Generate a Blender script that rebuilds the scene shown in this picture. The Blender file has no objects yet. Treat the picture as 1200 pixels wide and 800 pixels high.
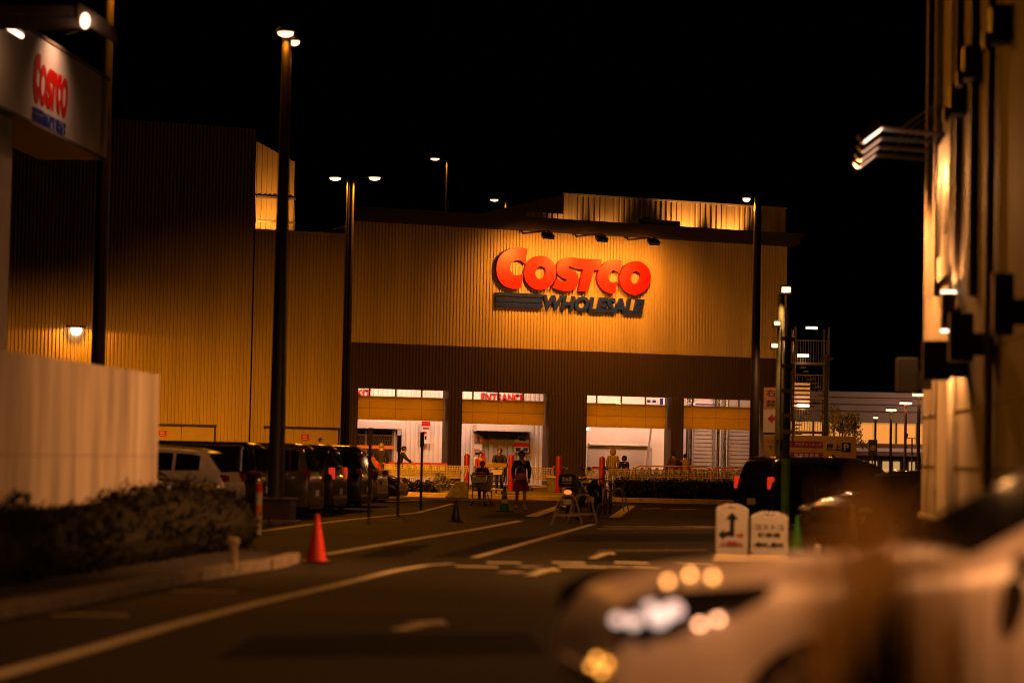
import bpy, bmesh, math, random
from mathutils import Vector, Matrix
from mathutils.geometry import tessellate_polygon
random.seed(7)
C = bpy.context.scene.collection
R = math.radians
# ------------------------------------------------------------------ camera
F = 2833.0
HC = 1.6
PITCH = math.atan(133 / F)
ROLL = 0.020
r0 = Vector((1, 0, 0)); f0 = Vector((0, math.cos(PITCH), math.sin(PITCH))); u0 = Vector((0, -math.sin(PITCH), math.cos(PITCH)))
CR = math.cos(ROLL) * r0 + math.sin(ROLL) * u0
CU = -math.sin(ROLL) * r0 + math.cos(ROLL) * u0
CAM = Vector((0, 0, HC))
cam_data = bpy.data.cameras.new('camera'); cam = bpy.data.objects.new('camera', cam_data); C.objects.link(cam)
cam.matrix_world = Matrix(((CR.x, CU.x, -f0.x, CAM.x), (CR.y, CU.y, -f0.y, CAM.y), (CR.z, CU.z, -f0.z, CAM.z), (0, 0, 0, 1)))
cam_data.sensor_width = 36; cam_data.lens = 36 * F / 1200
cam_data.clip_start = 0.1; cam_data.clip_end = 4000
cam_data.dof.use_dof = True; cam_data.dof.focus_distance = 94; cam_data.dof.aperture_fstop = 0.80; cam_data.dof.aperture_blades = 0
bpy.context.scene.camera = cam

def ray(px, py): return (f0 + CR * ((px - 600) / F) + CU * ((400 - py) / F))
def G(px, py, z=0.0):
    d = ray(px, py); k = (z - HC) / d.z; return CAM + d * k
def P(px, py, Y):
    d = ray(px, py); return CAM + d * (Y / d.y)
def PX(px, Y, z=0.0):
    n = CR - f0 * ((px - 600) / F)   # n.(p-CAM)=0
    x = -(n.y * Y + n.z * (z - HC)) / n.x
    return Vector((x, Y, z))

class Frame:
    def __init__(s, o, ang):
        s.o = Vector((o[0], o[1], 0)); s.ang = ang
        s.a = Vector((math.cos(ang), math.sin(ang), 0)); s.b = Vector((-math.sin(ang), math.cos(ang), 0))
    def pix(s, px, py, off=0.0):
        d = ray(px, py); q = s.o + s.b * off - CAM
        k = q.dot(s.b) / d.dot(s.b); p = CAM + d * k - s.o
        return p.dot(s.a), p.z
    def W(s, x, y, z): return s.o + s.a * x + s.b * y + Vector((0, 0, z))

# ------------------------------------------------------------------ materials
MATS = {}
def M(name, col, rough=0.6, metal=0.0, var=0.12, scale=6.0, bump=0.0, bscale=60.0, spec=0.5, coat=0.0, stretch=None):
    if name in MATS: return MATS[name]
    m = bpy.data.materials.new(name); m.use_nodes = True; nt = m.node_tree; b = nt.nodes['Principled BSDF']
    b.inputs['Roughness'].default_value = rough; b.inputs['Metallic'].default_value = metal
    b.inputs['Specular IOR Level'].default_value = spec; b.inputs['Coat Weight'].default_value = coat
    tc = nt.nodes.new('ShaderNodeTexCoord'); vec = tc.outputs['Object']
    if stretch:
        mp = nt.nodes.new('ShaderNodeMapping'); mp.inputs['Scale'].default_value = stretch; nt.links.new(vec, mp.inputs[0]); vec = mp.outputs[0]
    n = nt.nodes.new('ShaderNodeTexNoise'); n.inputs['Scale'].default_value = scale; n.inputs['Detail'].default_value = 6; n.inputs['Roughness'].default_value = .6
    nt.links.new(vec, n.inputs['Vector'])
    rp = nt.nodes.new('ShaderNodeValToRGB'); e = rp.color_ramp.elements
    e[0].position = .3; e[1].position = .72
    e[0].color = [max(0, c * (1 - var * 1.6)) for c in col] + [1]; e[1].color = [min(1, c * (1 + var)) for c in col] + [1]
    nt.links.new(n.outputs['Fac'], rp.inputs[0]); nt.links.new(rp.outputs[0], b.inputs['Base Color'])
    mr = nt.nodes.new('ShaderNodeMapRange'); mr.inputs['To Min'].default_value = max(0, rough - .08); mr.inputs['To Max'].default_value = min(1, rough + .1)
    nt.links.new(n.outputs['Fac'], mr.inputs[0]); nt.links.new(mr.outputs[0], b.inputs['Roughness'])
    if bump:
        n2 = nt.nodes.new('ShaderNodeTexNoise'); n2.inputs['Scale'].default_value = bscale; n2.inputs['Detail'].default_value = 4
        nt.links.new(tc.outputs['Object'], n2.inputs['Vector'])
        bp = nt.nodes.new('ShaderNodeBump'); bp.inputs['Strength'].default_value = bump; bp.inputs['Distance'].default_value = .02
        nt.links.new(n2.outputs['Fac'], bp.inputs['Height']); nt.links.new(bp.outputs[0], b.inputs['Normal'])
    MATS[name] = m; return m
def EM(name, col, strength):
    if name in MATS: return MATS[name]
    m = bpy.data.materials.new(name); m.use_nodes = True; b = m.node_tree.nodes['Principled BSDF']
    b.inputs['Base Color'].default_value = (*[min(1, c) for c in col], 1); b.inputs['Emission Color'].default_value = (*col, 1); b.inputs['Emission Strength'].default_value = strength
    MATS[name] = m; return m
def GLASS(name, tint=(1, 1, 1), k=0.12):
    if name in MATS: return MATS[name]
    m = bpy.data.materials.new(name); m.use_nodes = True; nt = m.node_tree; nt.nodes.clear()
    o = nt.nodes.new('ShaderNodeOutputMaterial'); mx = nt.nodes.new('ShaderNodeMixShader'); t = nt.nodes.new('ShaderNodeBsdfTransparent'); g = nt.nodes.new('ShaderNodeBsdfGlossy')
    t.inputs[0].default_value = (*tint, 1); g.inputs['Roughness'].default_value = .03
    fr = nt.nodes.new('ShaderNodeFresnel'); fr.inputs[0].default_value = 1.45
    nt.links.new(fr.outputs[0], mx.inputs[0]); nt.links.new(t.outputs[0], mx.inputs[1]); nt.links.new(g.outputs[0], mx.inputs[2]); nt.links.new(mx.outputs[0], o.inputs[0])
    MATS[name] = m; return m

# ------------------------------------------------------------------ mesh builder
class MB:
    def __init__(s): s.v = []; s.f = []; s.m = []; s.mi = 0; s.xf = None
    def add(s, vs, fs):
        n = len(s.v)
        if s.xf is not None: vs = [tuple(s.xf @ Vector(p)) for p in vs]
        s.v += [tuple(p) for p in vs]; s.f += [tuple(i + n for i in f) for f in fs]; s.m += [s.mi] * len(fs); return s
    def box(s, x0, x1, y0, y1, z0, z1):
        return s.add([(x0, y0, z0), (x1, y0, z0), (x1, y1, z0), (x0, y1, z0), (x0, y0, z1), (x1, y0, z1), (x1, y1, z1), (x0, y1, z1)],
                     [(0, 3, 2, 1), (4, 5, 6, 7), (0, 1, 5, 4), (1, 2, 6, 5), (2, 3, 7, 6), (3, 0, 4, 7)])
    def cbox(s, c, d): return s.box(c[0] - d[0] / 2, c[0] + d[0] / 2, c[1] - d[1] / 2, c[1] + d[1] / 2, c[2] - d[2] / 2, c[2] + d[2] / 2)
    def tube(s, pts, r, n=8, cap=True):
        pts = [Vector(p) for p in pts]; rs = r if isinstance(r, (list, tuple)) else [r] * len(pts)
        base = []; prev = None
        for i, p in enumerate(pts):
            t = (pts[min(i + 1, len(pts) - 1)] - pts[max(i - 1, 0)]).normalized()
            if prev is None:
                ref = Vector((0, 0, 1)) if abs(t.z) < .9 else Vector((1, 0, 0)); u = t.cross(ref).normalized()
            else:
                u = (prev - t * prev.dot(t)); u = u.normalized() if u.length > 1e-6 else t.orthogonal().normalized()
            prev = u; w = t.cross(u)
            base += [p + (u * math.cos(2 * math.pi * k / n) + w * math.sin(2 * math.pi * k / n)) * rs[i] for k in range(n)]
        fs = []
        for i in range(len(pts) - 1):
            for k in range(n):
                a = i * n + k; b = i * n + (k + 1) % n; fs.append((a, b, b + n, a + n))
        if cap: fs.append(tuple(range(n))[::-1]); fs.append(tuple((len(pts) - 1) * n + k for k in range(n)))
        return s.add(base, fs)
    def lathe(s, prof, n=20, c=(0, 0, 0), axis='z', sx=1, sy=1):
        vs = []
        for r, z in prof:
            for k in range(n):
                a = 2 * math.pi * k / n; p = (r * math.cos(a) * sx, r * math.sin(a) * sy, z)
                if axis == 'y': p = (p[0], p[2], p[1])
                if axis == 'x': p = (p[2], p[0], p[1])
                vs.append((p[0] + c[0], p[1] + c[1], p[2] + c[2]))
        fs = [(i * n + k, i * n + (k + 1) % n, (i + 1) * n + (k + 1) % n, (i + 1) * n + k) for i in range(len(prof) - 1) for k in range(n)]
        fs.append(tuple(range(n))[::-1]); fs.append(tuple((len(prof) - 1) * n + k for k in range(n)))
        return s.add(vs, fs)
    def sphere(s, c, r, n=12, m=8, sc=(1, 1, 1)):
        prof = [(max(1e-4, r * math.sin(math.pi * i / m)), -r * math.cos(math.pi * i / m)) for i in range(m + 1)]
        vs = []
        for rr, z in prof:
            for k in range(n):
                a = 2 * math.pi * k / n; vs.append((c[0] + rr * math.cos(a) * sc[0], c[1] + rr * math.sin(a) * sc[1], c[2] + z * sc[2]))
        fs = [(i * n + k, i * n + (k + 1) % n, (i + 1) * n + (k + 1) % n, (i + 1) * n + k) for i in range(m) for k in range(n)]
        return s.add(vs, fs)
    def prism(s, outer, holes, y0, y1):
        """polygon in local XZ extruded from y0 to y1"""
        loops = [[Vector((x, z, 0)) for x, z in l] for l in [outer] + holes]
        tris = tessellate_polygon(loops); flat = [p for l in loops for p in l]; n = len(flat)
        vs = [(p.x, y0, p.y) for p in flat] + [(p.x, y1, p.y) for p in flat]
        fs = [tuple(t) for t in tris] + [tuple(i + n for i in t)[::-1] for t in tris]
        k = 0
        for l in loops:
            L = len(l)
            for i in range(L):
                a = k + i; b = k + (i + 1) % L; fs.append((a, b, b + n, a + n))
            k += L
        return s.add(vs, fs)
    def poly(s, pts): return s.add(pts, [tuple(range(len(pts)))])
    def rect_wall(s, x0, x1, z0, z1, y=0.0, pitch=.17, depth=.035):
        """trapezoid-ribbed cladding sheet facing local -y"""
        n = max(1, int(round((x1 - x0) / pitch))); p = (x1 - x0) / n; xs = []
        for i in range(n):
            b = x0 + i * p; xs += [(b, 0), (b + p * .52, 0), (b + p * .62, 1), (b + p * .9, 1)]
        xs.append((x1, 0)); vs = []
        for x, k in xs: vs += [(x, y + k * depth, z0), (x, y + k * depth, z1)]
        return s.add(vs, [(2 * i, 2 * i + 2, 2 * i + 3, 2 * i + 1) for i in range(len(xs) - 1)])
    def build(s, name, mat, parent=None, smooth=0, bevel=0, recalc=True, loc=None, rz=0):
        me = bpy.data.meshes.new(name); me.from_pydata(s.v, [], s.f)
        for mm in (mat if isinstance(mat, (list, tuple)) else [mat]): me.materials.append(mm)
        me.polygons.foreach_set('material_index', s.m)
        if recalc:
            bm = bmesh.new(); bm.from_mesh(me); bmesh.ops.recalc_face_normals(bm, faces=bm.faces); bm.to_mesh(me); bm.free()
        if smooth: me.shade_smooth(); me.set_sharp_from_angle(angle=R(smooth))
        return link(name, me, parent, bevel, loc, rz)
def link(name, me, parent=None, bevel=0, loc=None, rz=0):
    o = bpy.data.objects.new(name, me); C.objects.link(o)
    if parent: o.parent = parent
    if loc is not None: o.location = loc
    o.rotation_euler.z = rz
    if bevel:
        b = o.modifiers.new('bevel', 'BEVEL'); b.width = bevel; b.segments = 2; b.limit_method = 'ANGLE'
    return o
def tag(o, label, cat, group=None, kind=None):
    if label: o['label'] = label
    if cat: o['category'] = cat
    if group: o['group'] = group
    if kind: o['kind'] = kind
    return o
def thing(name, label, cat, loc=(0, 0, 0), rz=0.0, group=None):
    o = bpy.data.objects.new(name, None); o.empty_display_size = .2; C.objects.link(o); o.location = loc; o.rotation_euler.z = rz
    return tag(o, label, cat, group)
def copy_tree(o, parent=None):
    c = o.copy(); C.objects.link(c)
    if parent: c.parent = parent
    for ch in list(o.children): copy_tree(ch, c)
    return c
def dup(o, loc, rz, label=None, group=None):
    c = copy_tree(o); c.location = loc; c.rotation_euler.z = rz
    if label: c['label'] = label
    if group: c['group'] = group
    return c
_font = {}
def text_mesh(body, bold=0.0, shear=0.0):
    k = (body, bold, shear)
    if k in _font: return _font[k]
    cu = bpy.data.curves.new('t', 'FONT'); cu.body = body; cu.offset = bold; cu.shear = shear; cu.resolution_u = 3; cu.fill_mode = 'BOTH'; cu.extrude = .5
    ob = bpy.data.objects.new('t', cu); C.objects.link(ob); bpy.context.view_layer.update()
    me = bpy.data.meshes.new_from_object(ob.evaluated_get(bpy.context.evaluated_depsgraph_get()))
    vs = [tuple(v.co) for v in me.vertices]; fs = [tuple(p.vertices) for p in me.polygons]
    bpy.data.objects.remove(ob); bpy.data.curves.remove(cu); bpy.data.meshes.remove(me)
    _font[k] = (vs, fs); return vs, fs
def text_into(mb, body, x0, x1, z0, z1, yf, depth=.01, bold=0.0, shear=0.0, keep=False):
    """letters filling a rectangle in local XZ, front face at y=yf, thickness going to +y"""
    vs, fs = text_mesh(body, bold, shear)
    ax = min(v[0] for v in vs); bx = max(v[0] for v in vs); az = min(v[1] for v in vs); bz = max(v[1] for v in vs)
    kx = (x1 - x0) / (bx - ax); kz = (z1 - z0) / (bz - az)
    mb.add([(x0 + (v[0] - ax) * kx, yf + (.5 - v[2]) * depth, z0 + (v[1] - az) * kz) for v in vs], fs)
def light(name, kind, loc, power, col, rad=.15, size=None, blend=.3, direction=None, parent=None, sx=None, sy=None):
    l = bpy.data.lights.new(name, kind); l.energy = power; l.color = col
    if kind == 'SPOT': l.spot_size = R(size or 170); l.spot_blend = blend; l.shadow_soft_size = rad
    elif kind == 'POINT': l.shadow_soft_size = rad
    elif kind == 'AREA': l.shape = 'RECTANGLE'; l.size = sx; l.size_y = sy
    o = bpy.data.objects.new(name, l); C.objects.link(o); o.location = loc
    if direction is not None: o.rotation_euler = Vector(direction).to_track_quat('-Z', 'Y').to_euler()
    return o
SOD = (1.0, .30, .012)      # sodium orange
PEACH = (1.0, .40, .15)
WARM = (1.0, .45, .25)      # indoor lamps as the photo shows them
LAMP_EM = EM('lit lamp lens', (1.0, .56, .28), 3.2)
LAMP_W = EM('lit white lamp lens', (1.0, .64, .44), 4)
# ------------------------------------------------------------------ shared materials
m_metal = M('galvanised steel', (.42, .40, .36), .45, .8, .15)
m_dark = M('dark painted steel', (.03, .028, .026), .45, 0, .2)
m_black = M('black plastic', (.012, .012, .012), .4, 0, .2)
m_pole = M('dark bronze steel pole', (.05, .038, .028), .5, .2, .2, 3)
m_rubber = M('tyre rubber', (.015, .015, .015), .85, 0, .2)
m_chrome = M('chrome', (.7, .7, .7), .12, 1, .05)
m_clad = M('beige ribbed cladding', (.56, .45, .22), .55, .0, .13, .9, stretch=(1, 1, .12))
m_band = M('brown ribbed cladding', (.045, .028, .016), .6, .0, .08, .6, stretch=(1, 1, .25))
m_panel = M('beige painted steel door', (.50, .40, .20), .55, 0, .06, 2)
def translucent_panel():
    m = bpy.data.materials.new('translucent amber panel'); m.use_nodes = True; nt = m.node_tree; b = nt.nodes['Principled BSDF']; b.inputs['Base Color'].default_value = (.5, .38, .12, 1); b.inputs['Roughness'].default_value = .5
    t = nt.nodes.new('ShaderNodeBsdfTranslucent'); n = nt.nodes.new('ShaderNodeTexNoise'); n.inputs['Scale'].default_value = .8; tc = nt.nodes.new('ShaderNodeTexCoord'); nt.links.new(tc.outputs['Object'], n.inputs['Vector'])
    rp = nt.nodes.new('ShaderNodeValToRGB'); rp.color_ramp.elements[0].color = (.62, .42, .01, 1); rp.color_ramp.elements[1].color = (.76, .52, .012, 1); nt.links.new(n.outputs['Fac'], rp.inputs[0]); nt.links.new(rp.outputs[0], t.inputs[0])
    mx = nt.nodes.new('ShaderNodeMixShader'); mx.inputs[0].default_value = .6; nt.links.new(b.outputs[0], mx.inputs[1]); nt.links.new(t.outputs[0], mx.inputs[2]); nt.links.new(mx.outputs[0], nt.nodes['Material Output'].inputs[0]); return m
m_transl = translucent_panel()
m_white = M('white interior paint', (.74, .72, .70), .6, 0, .04, 1)
m_red = M('red enamel', (.55, .02, .012), .35, 0, .1, 4)
m_redplastic = M('red cone plastic', (.75, .025, .008), .4, 0, .12, 8)
m_blue = M('dark blue sign paint', (.003, .024, .26), .4, 0, .1)
m_conc = M('stained concrete', (.40, .36, .31), .8, 0, .34, 2.2, bump=.25, bscale=30, stretch=(1, 1, .13))
m_kerb = M('kerb concrete', (.20, .17, .13), .85, 0, .3, 5, bump=.4, bscale=40)
m_paint = M('worn road paint', (.82, .72, .50), .6, 0, .28, 7, bump=.2, bscale=80)
m_glass = GLASS('clear glass')
m_cream = M('cream sign face', (.62, .52, .34), .5, 0, .06, 3)
m_signwhite = M('white sign face', (.78, .75, .72), .45, 0, .05, 4)
m_leaf = M('dark leaves', (.016, .015, .006), .7, 0, .35, 3, spec=.12)
m_leaf2 = M('green leaves', (.07, .075, .02), .6, 0, .4, 2)
m_bark = M('bark', (.07, .05, .035), .9, 0, .3, 12, bump=.5)
# ------------------------------------------------------------------ world
w = bpy.data.worlds.new('World'); bpy.context.scene.world = w; w.use_nodes = True
nt = w.node_tree; sky = nt.nodes.new('ShaderNodeTexSky'); sky.sky_type = 'NISHITA'; sky.sun_disc = False; sky.sun_elevation = R(-4); sky.sun_rotation = R(200)
nt.links.new(sky.outputs[0], nt.nodes['Background'].inputs[0]); nt.nodes['Background'].inputs[1].default_value = .004
sc = bpy.context.scene
sc.view_settings.view_transform = 'Standard'; sc.view_settings.look = 'None'; sc.view_settings.exposure = 0; sc.view_settings.gamma = 1
sc.cycles.use_denoising = True; sc.cycles.filter_width = 1.0
try: sc.cycles.denoiser = 'OPENIMAGEDENOISE'
except Exception: pass
sc.cycles.sample_clamp_indirect = 6; sc.cycles.max_bounces = 6; sc.cycles.diffuse_bounces = 0; sc.cycles.caustics_reflective = False; sc.cycles.caustics_refractive = False

# ------------------------------------------------------------------ ground
def asphalt():
    m = bpy.data.materials.new('asphalt'); m.use_nodes = True; nt = m.node_tree; b = nt.nodes['Principled BSDF']
    tc = nt.nodes.new('ShaderNodeTexCoord')
    def noise(s, d=6, st=None):
        n = nt.nodes.new('ShaderNodeTexNoise'); n.inputs['Scale'].default_value = s; n.inputs['Detail'].default_value = d
        if st:
            mp = nt.nodes.new('ShaderNodeMapping'); mp.inputs['Scale'].default_value = st; nt.links.new(tc.outputs['Object'], mp.inputs[0]); nt.links.new(mp.outputs[0], n.inputs['Vector'])
        else: nt.links.new(tc.outputs['Object'], n.inputs['Vector'])
        return n
    n1 = noise(.45, 8, (.22, .75, 1)); n2 = noise(14, 5)
    r = nt.nodes.new('ShaderNodeValToRGB'); r.color_ramp.elements[0].position = .36; r.color_ramp.elements[1].position = .66
    r.color_ramp.elements[0].color = (.008, .007, .006, 1); r.color_ramp.elements[1].color = (.034, .029, .024, 1)
    nt.links.new(n1.outputs['Fac'], r.inputs[0])
    mx = nt.nodes.new('ShaderNodeMixRGB'); mx.blend_type = 'MULTIPLY'; mx.inputs[0].default_value = .85
    r2 = nt.nodes.new('ShaderNodeValToRGB'); r2.color_ramp.elements[0].position = .35; r2.color_ramp.elements[1].position = .65; r2.color_ramp.elements[0].color = (.45, .45, .45, 1); r2.color_ramp.elements[1].color = (1, 1, 1, 1)
    nt.links.new(n2.outputs['Fac'], r2.inputs[0]); nt.links.new(r.outputs[0], mx.inputs[1]); nt.links.new(r2.outputs[0], mx.inputs[2]); nt.links.new(mx.outputs[0], b.inputs['Base Color'])
    b.inputs['Specular IOR Level'].default_value = .18
    mr = nt.nodes.new('ShaderNodeMapRange'); mr.inputs['To Min'].default_value = .6; mr.inputs['To Max'].default_value = .9; nt.links.new(n1.outputs['Fac'], mr.inputs[0]); nt.links.new(mr.outputs[0], b.inputs['Roughness'])
    bp = nt.nodes.new('ShaderNodeBump'); bp.inputs['Strength'].default_value = .5; bp.inputs['Distance'].default_value = .01; nt.links.new(n2.outputs['Fac'], bp.inputs['Height']); nt.links.new(bp.outputs[0], b.inputs['Normal'])
    return m
m_asph = asphalt()
g = MB(); g.add([(-1500, -60, 0), (1500, -60, 0), (1500, 2500, 0), (-1500, 2500, 0)], [(0, 1, 2, 3)])
tag(g.build('ground', m_asph), 'dark asphalt of the car park and access road', 'ground', kind='structure')

# road markings: one sheet 4 mm above the asphalt
mk = MB()
def stripe(pix, width):
    pts = [G(*p) for p in pix]; L = []; Rr = []
    for i, p in enumerate(pts):
        t = (pts[min(i + 1, len(pts) - 1)] - pts[max(i - 1, 0)]); t.z = 0; t.normalize(); n = Vector((-t.y, t.x, 0)) * width / 2
        L.append(p + n); Rr.append(p - n)
    vs = []
    for a, b in zip(L, Rr): vs += [(a.x, a.y, .004), (b.x, b.y, .004)]
    mk.add(vs, [(2 * i, 2 * i + 1, 2 * i + 3, 2 * i + 2) for i in range(len(pts) - 1)])
def seg(a, b, width): stripe([a, ((a[0] + b[0]) / 2, (a[1] + b[1]) / 2), b], width)
stripe([(-40, 801), (100, 762), (200, 733), (300, 707), (400, 684), (460, 669), (500, 662), (530, 660)], .17)
for x0, x1 in ((570, 611), (647, 686), (720, 760), (792, 835)): seg((x0, 658.7), (x1, 659.4), .42)
for x0, x1 in ((534, 584), (614, 628), (654, 711), (716, 728), (742, 772)): seg((x0, 663.2), (x1, 664.2), .42)
stripe([(380, 649.5), (470, 634), (560, 619.5), (610, 610)], .2); stripe([(622, 605), (660, 592)], .35)
seg((556, 653), (695, 614), .16); seg((720, 606), (740, 592), .3)
stripe([(300, 623), (350, 616), (420, 607.5), (490, 600.5), (530, 590)], .15)
seg((455, 587), (500, 585.5), .2); seg((700, 619.5), (840, 619), .18); seg((700, 645), (828, 644), .12)
seg((945, 622), (985, 621.5), .3)
seg((60, 720), (150, 720.5), .14); seg((200, 692), (278, 693.5), .14)
seg((785, 597), (815, 596.5), .2); seg((752, 596), (775, 595.5), .2)
def arrow(px, py, L, W, rot):
    c = G(px, py); sh = [(-W * .18, -L / 2), (W * .18, -L / 2), (W * .18, L * .1), (W / 2, L * .1), (0, L / 2), (-W / 2, L * .1), (-W * .18, L * .1)]
    cr, sr = math.cos(rot), math.sin(rot)
    vs = [(c.x + x * cr - y * sr, c.y + x * sr + y * cr, .004) for x, y in sh]
    mk.add(vs, [(0, 1, 2, 6), (2, 3, 4), (4, 5, 6), (2, 4, 6)])
arrow(493, 732, 1.5, .46, R(-14)); arrow(636, 669.5, 2.4, .46, R(-9)); arrow(706, 650, 2.8, .40, R(-9)); seg((588, 670.5), (614, 670), .3); arrow(792, 617, 4, .7, R(-60))
tag(mk.build('road_markings', m_paint), 'worn white lane lines, dashes and arrows painted on the asphalt', 'road markings', kind='structure')

# darker flat patches, sheets 2 mm above the road and under the paint
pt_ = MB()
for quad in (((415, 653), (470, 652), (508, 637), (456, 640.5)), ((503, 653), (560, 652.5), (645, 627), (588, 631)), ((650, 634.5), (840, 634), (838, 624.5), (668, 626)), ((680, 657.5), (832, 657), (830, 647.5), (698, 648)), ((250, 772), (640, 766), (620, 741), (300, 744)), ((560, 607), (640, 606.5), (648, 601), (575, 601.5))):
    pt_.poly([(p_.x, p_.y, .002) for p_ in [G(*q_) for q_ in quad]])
tag(pt_.build('asphalt_patches', M('dark patch asphalt', (.011, .010, .009), .85, 0, .35, 3, bump=.5, bscale=28, spec=.1)), 'darker flat patches lying on the asphalt', 'asphalt patches', kind='structure')
# ------------------------------------------------------------------ store frame
AN = math.atan2(2833, 6600)
o118 = PX(600, 118, 0)
FA = Frame((o118.x, o118.y), AN)
fp = FA.pix
store = thing('warehouse_store', 'big warehouse store clad in beige ribbed sheet over a brown base with four lit bays', 'building', FA.o, AN)
tR = fp(921, 400)[0]; tL = fp(406, 400)[0]
ztop = (fp(412, 258)[1] + fp(921, 287)[1]) / 2
zband = (fp(406, 400)[1] + fp(880, 419)[1]) / 2
bays = []
for (xl, xr, yt, xi) in ((420, 526, 453.3, 519), (542, 644, 458.3, 638), (688, 787, 463.3, 780), (801.5, 895.5, 466.5, 889)):
    bays.append((fp(xl, yt)[0], fp(xr, yt)[0]))
zbay = sum(fp(x, y)[1] for x, y in ((420, 453.3), (542, 458.3), (688, 463.3), (801.5, 466.5))) / 4
ZF = .15     # walkway level
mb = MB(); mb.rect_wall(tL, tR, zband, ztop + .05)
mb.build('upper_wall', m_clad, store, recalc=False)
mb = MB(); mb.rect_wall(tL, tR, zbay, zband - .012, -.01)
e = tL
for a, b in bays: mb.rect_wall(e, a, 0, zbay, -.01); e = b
mb.rect_wall(e, tR, 0, zbay, -.01)
for a, b in bays:   # reveals
    mb.box(a - .03, a - .001, -.012, .75, 0, zbay); mb.box(b + .001, b + .03, -.012, .75, 0, zbay); mb.box(a, b, -.012, .75, zbay, zbay + .03)
mb.build('brown_wall', m_band, store, recalc=False)
# right return of the building
DEEP = 45
mb = MB(); mb.box(tR - .05, tR + .02, .06, DEEP, 0, ztop); mb.box(tL, tR - .06, 9, 9.1, 0, ztop - .2); mb.box(tL, tR - .06, .1, 8.99, ztop - .3, ztop - .25)
mb.build('side_wall', m_clad, store)
# parapet / fascia
zp = (fp(412, 244)[1] + fp(900, 275)[1]) / 2
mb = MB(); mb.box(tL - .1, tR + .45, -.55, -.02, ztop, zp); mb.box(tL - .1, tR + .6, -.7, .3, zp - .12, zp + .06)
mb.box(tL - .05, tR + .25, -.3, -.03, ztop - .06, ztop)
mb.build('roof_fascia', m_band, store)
x0, z0 = fp(750, 257, -.3); x1, z1 = fp(756 + 38, 262, -.3)
mb = MB(); mb.box(x0, x1, -.6, -.2, zp + .06, zp + .32); mb.box(x0 + .1, x0 + .4, -.5, -.3, zp + .32, zp + .45); mb.build('roof_vent', m_dark, store)
# rooftop block set back on the deck
SB = 7.0
xa, za = fp(661, 228, SB); xb, zb = fp(921, 232, SB); xs, zs = fp(617, 248, SB)
mb = MB(); mb.rect_wall(xa, xb, zp - 2.5, za, SB, .3, .06); mb.rect_wall(xs, xa, zp - 2.5, zs, SB, .3, .06)
mb.box(xa, xb, SB + .07, SB + 12, zp - 2.5, za - .02); mb.box(xs, xa, SB + .07, SB + 3, zp - 2.5, zs - .02)
mb.build('rooftop_block', m_clad, store, recalc=False)
mb = MB(); mb.box(xa - .05, xb + .08, SB - .06, SB + .1, za, za + .09); mb.build('roof_coping', m_panel, store)
# left wing and tall block
WB = .5
xw0 = fp(296, 400, WB)[0]; zw = fp(345, 273.5, WB)[1]
mb = MB(); mb.rect_wall(xw0, tL - .02, 0, zw, WB); mb.box(xw0, tL - .02, WB + .06, WB + 9, zw - .3, zw - .2); mb.box(xw0, tL - .02, WB - .05, WB + .2, zw, zw + .12)
mb.box(tL - .019, tL + .0, -.01, WB + .1, 0, ztop)
mb.build('wing_wall', m_clad, store, recalc=False)
TB = -.3
xt0 = fp(-60, 300, TB)[0]; xt1 = fp(297, 300, TB)[0]; zt = fp(150, 140, TB)[1]
mb = MB(); mb.rect_wall(xt0, xt1, 0, zt, TB); mb.box(xt1 - .04, xt1, TB + .06, WB + 5, 0, zt); mb.box(xt0, xt1, TB + .06, TB + 12, zt - .3, zt - .2)
mb.build('tall_block_wall', m_clad, store, recalc=False)
# raking ramp wall behind the wing roof
RB = 4.0
p = [fp(299, 272, RB), fp(345, 274, RB), fp(345, 190, RB), fp(331, 183, RB), fp(299, 165, RB)]
mb = MB(); mb.prism([p[0], p[1], p[2], p[4]], [], RB, RB + .3)
x = p[0][0]
while x < p[1][0]:
    k = (x - p[0][0]) / (p[1][0] - p[0][0]); mb.box(x, x + .09, RB - .05, RB, p[0][1], p[4][1] + (p[2][1] - p[4][1]) * k - .05); x += .26
mb.build('ramp_wall', m_clad, store)
for zz in (fp(310, 231, RB)[1], fp(310, 259.5, RB)[1]): mb = MB(); mb.box(p[0][0], p[1][0], RB - .12, RB - .06, zz - .05, zz + .05); mb.build('ramp_rail', m_metal, store)
# service doors with small red notices
for (xa_, xb_, yt_, xm, sgn) in ((178, 251, 497, 212, 190), (311, 396, 500, 343, 357)):
    off = TB if xb_ < 290 else WB
    a, zd = fp(xa_, yt_, off); b, _ = fp(xb_, yt_, off); mid, _ = fp(xm, yt_, off)
    mb = MB(); mb.box(a, mid - .02, off - .06, off - .004, 0, zd - .05); mb.box(mid + .02, b, off - .06, off - .004, 0, zd - .05)
    d = mb.build('service_door', m_panel, store, bevel=.01)
    mb = MB(); mb.box(a - .08, b + .08, off - .14, off - .003, zd - .055, zd + .05); mb.build('door_lintel', m_dark, d); mb = MB(); mb.box(b + .01, b + .07, off - .1, off - .003, 0, zd - .056); mb.build('door_jamb', m_dark, d)
    a, zd = fp(sgn - 4.5, 504 + (5 if xa_ > 300 else 0), off); b, ze = fp(sgn + 4.5, 511 + (5 if xa_ > 300 else 0), off)
    mb = MB(); mb.box(a, b, off - .085, off - .064, ze, zd); mb.mi = 1
    for k in (.2, .5, .75): mb.box(a + .06, b - .06 - .1 * k, off - .09, off - .086, ze + (zd - ze) * k, ze + (zd - ze) * (k + .1))
    mb.build('notice', [m_red, m_signwhite], d)
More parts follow.
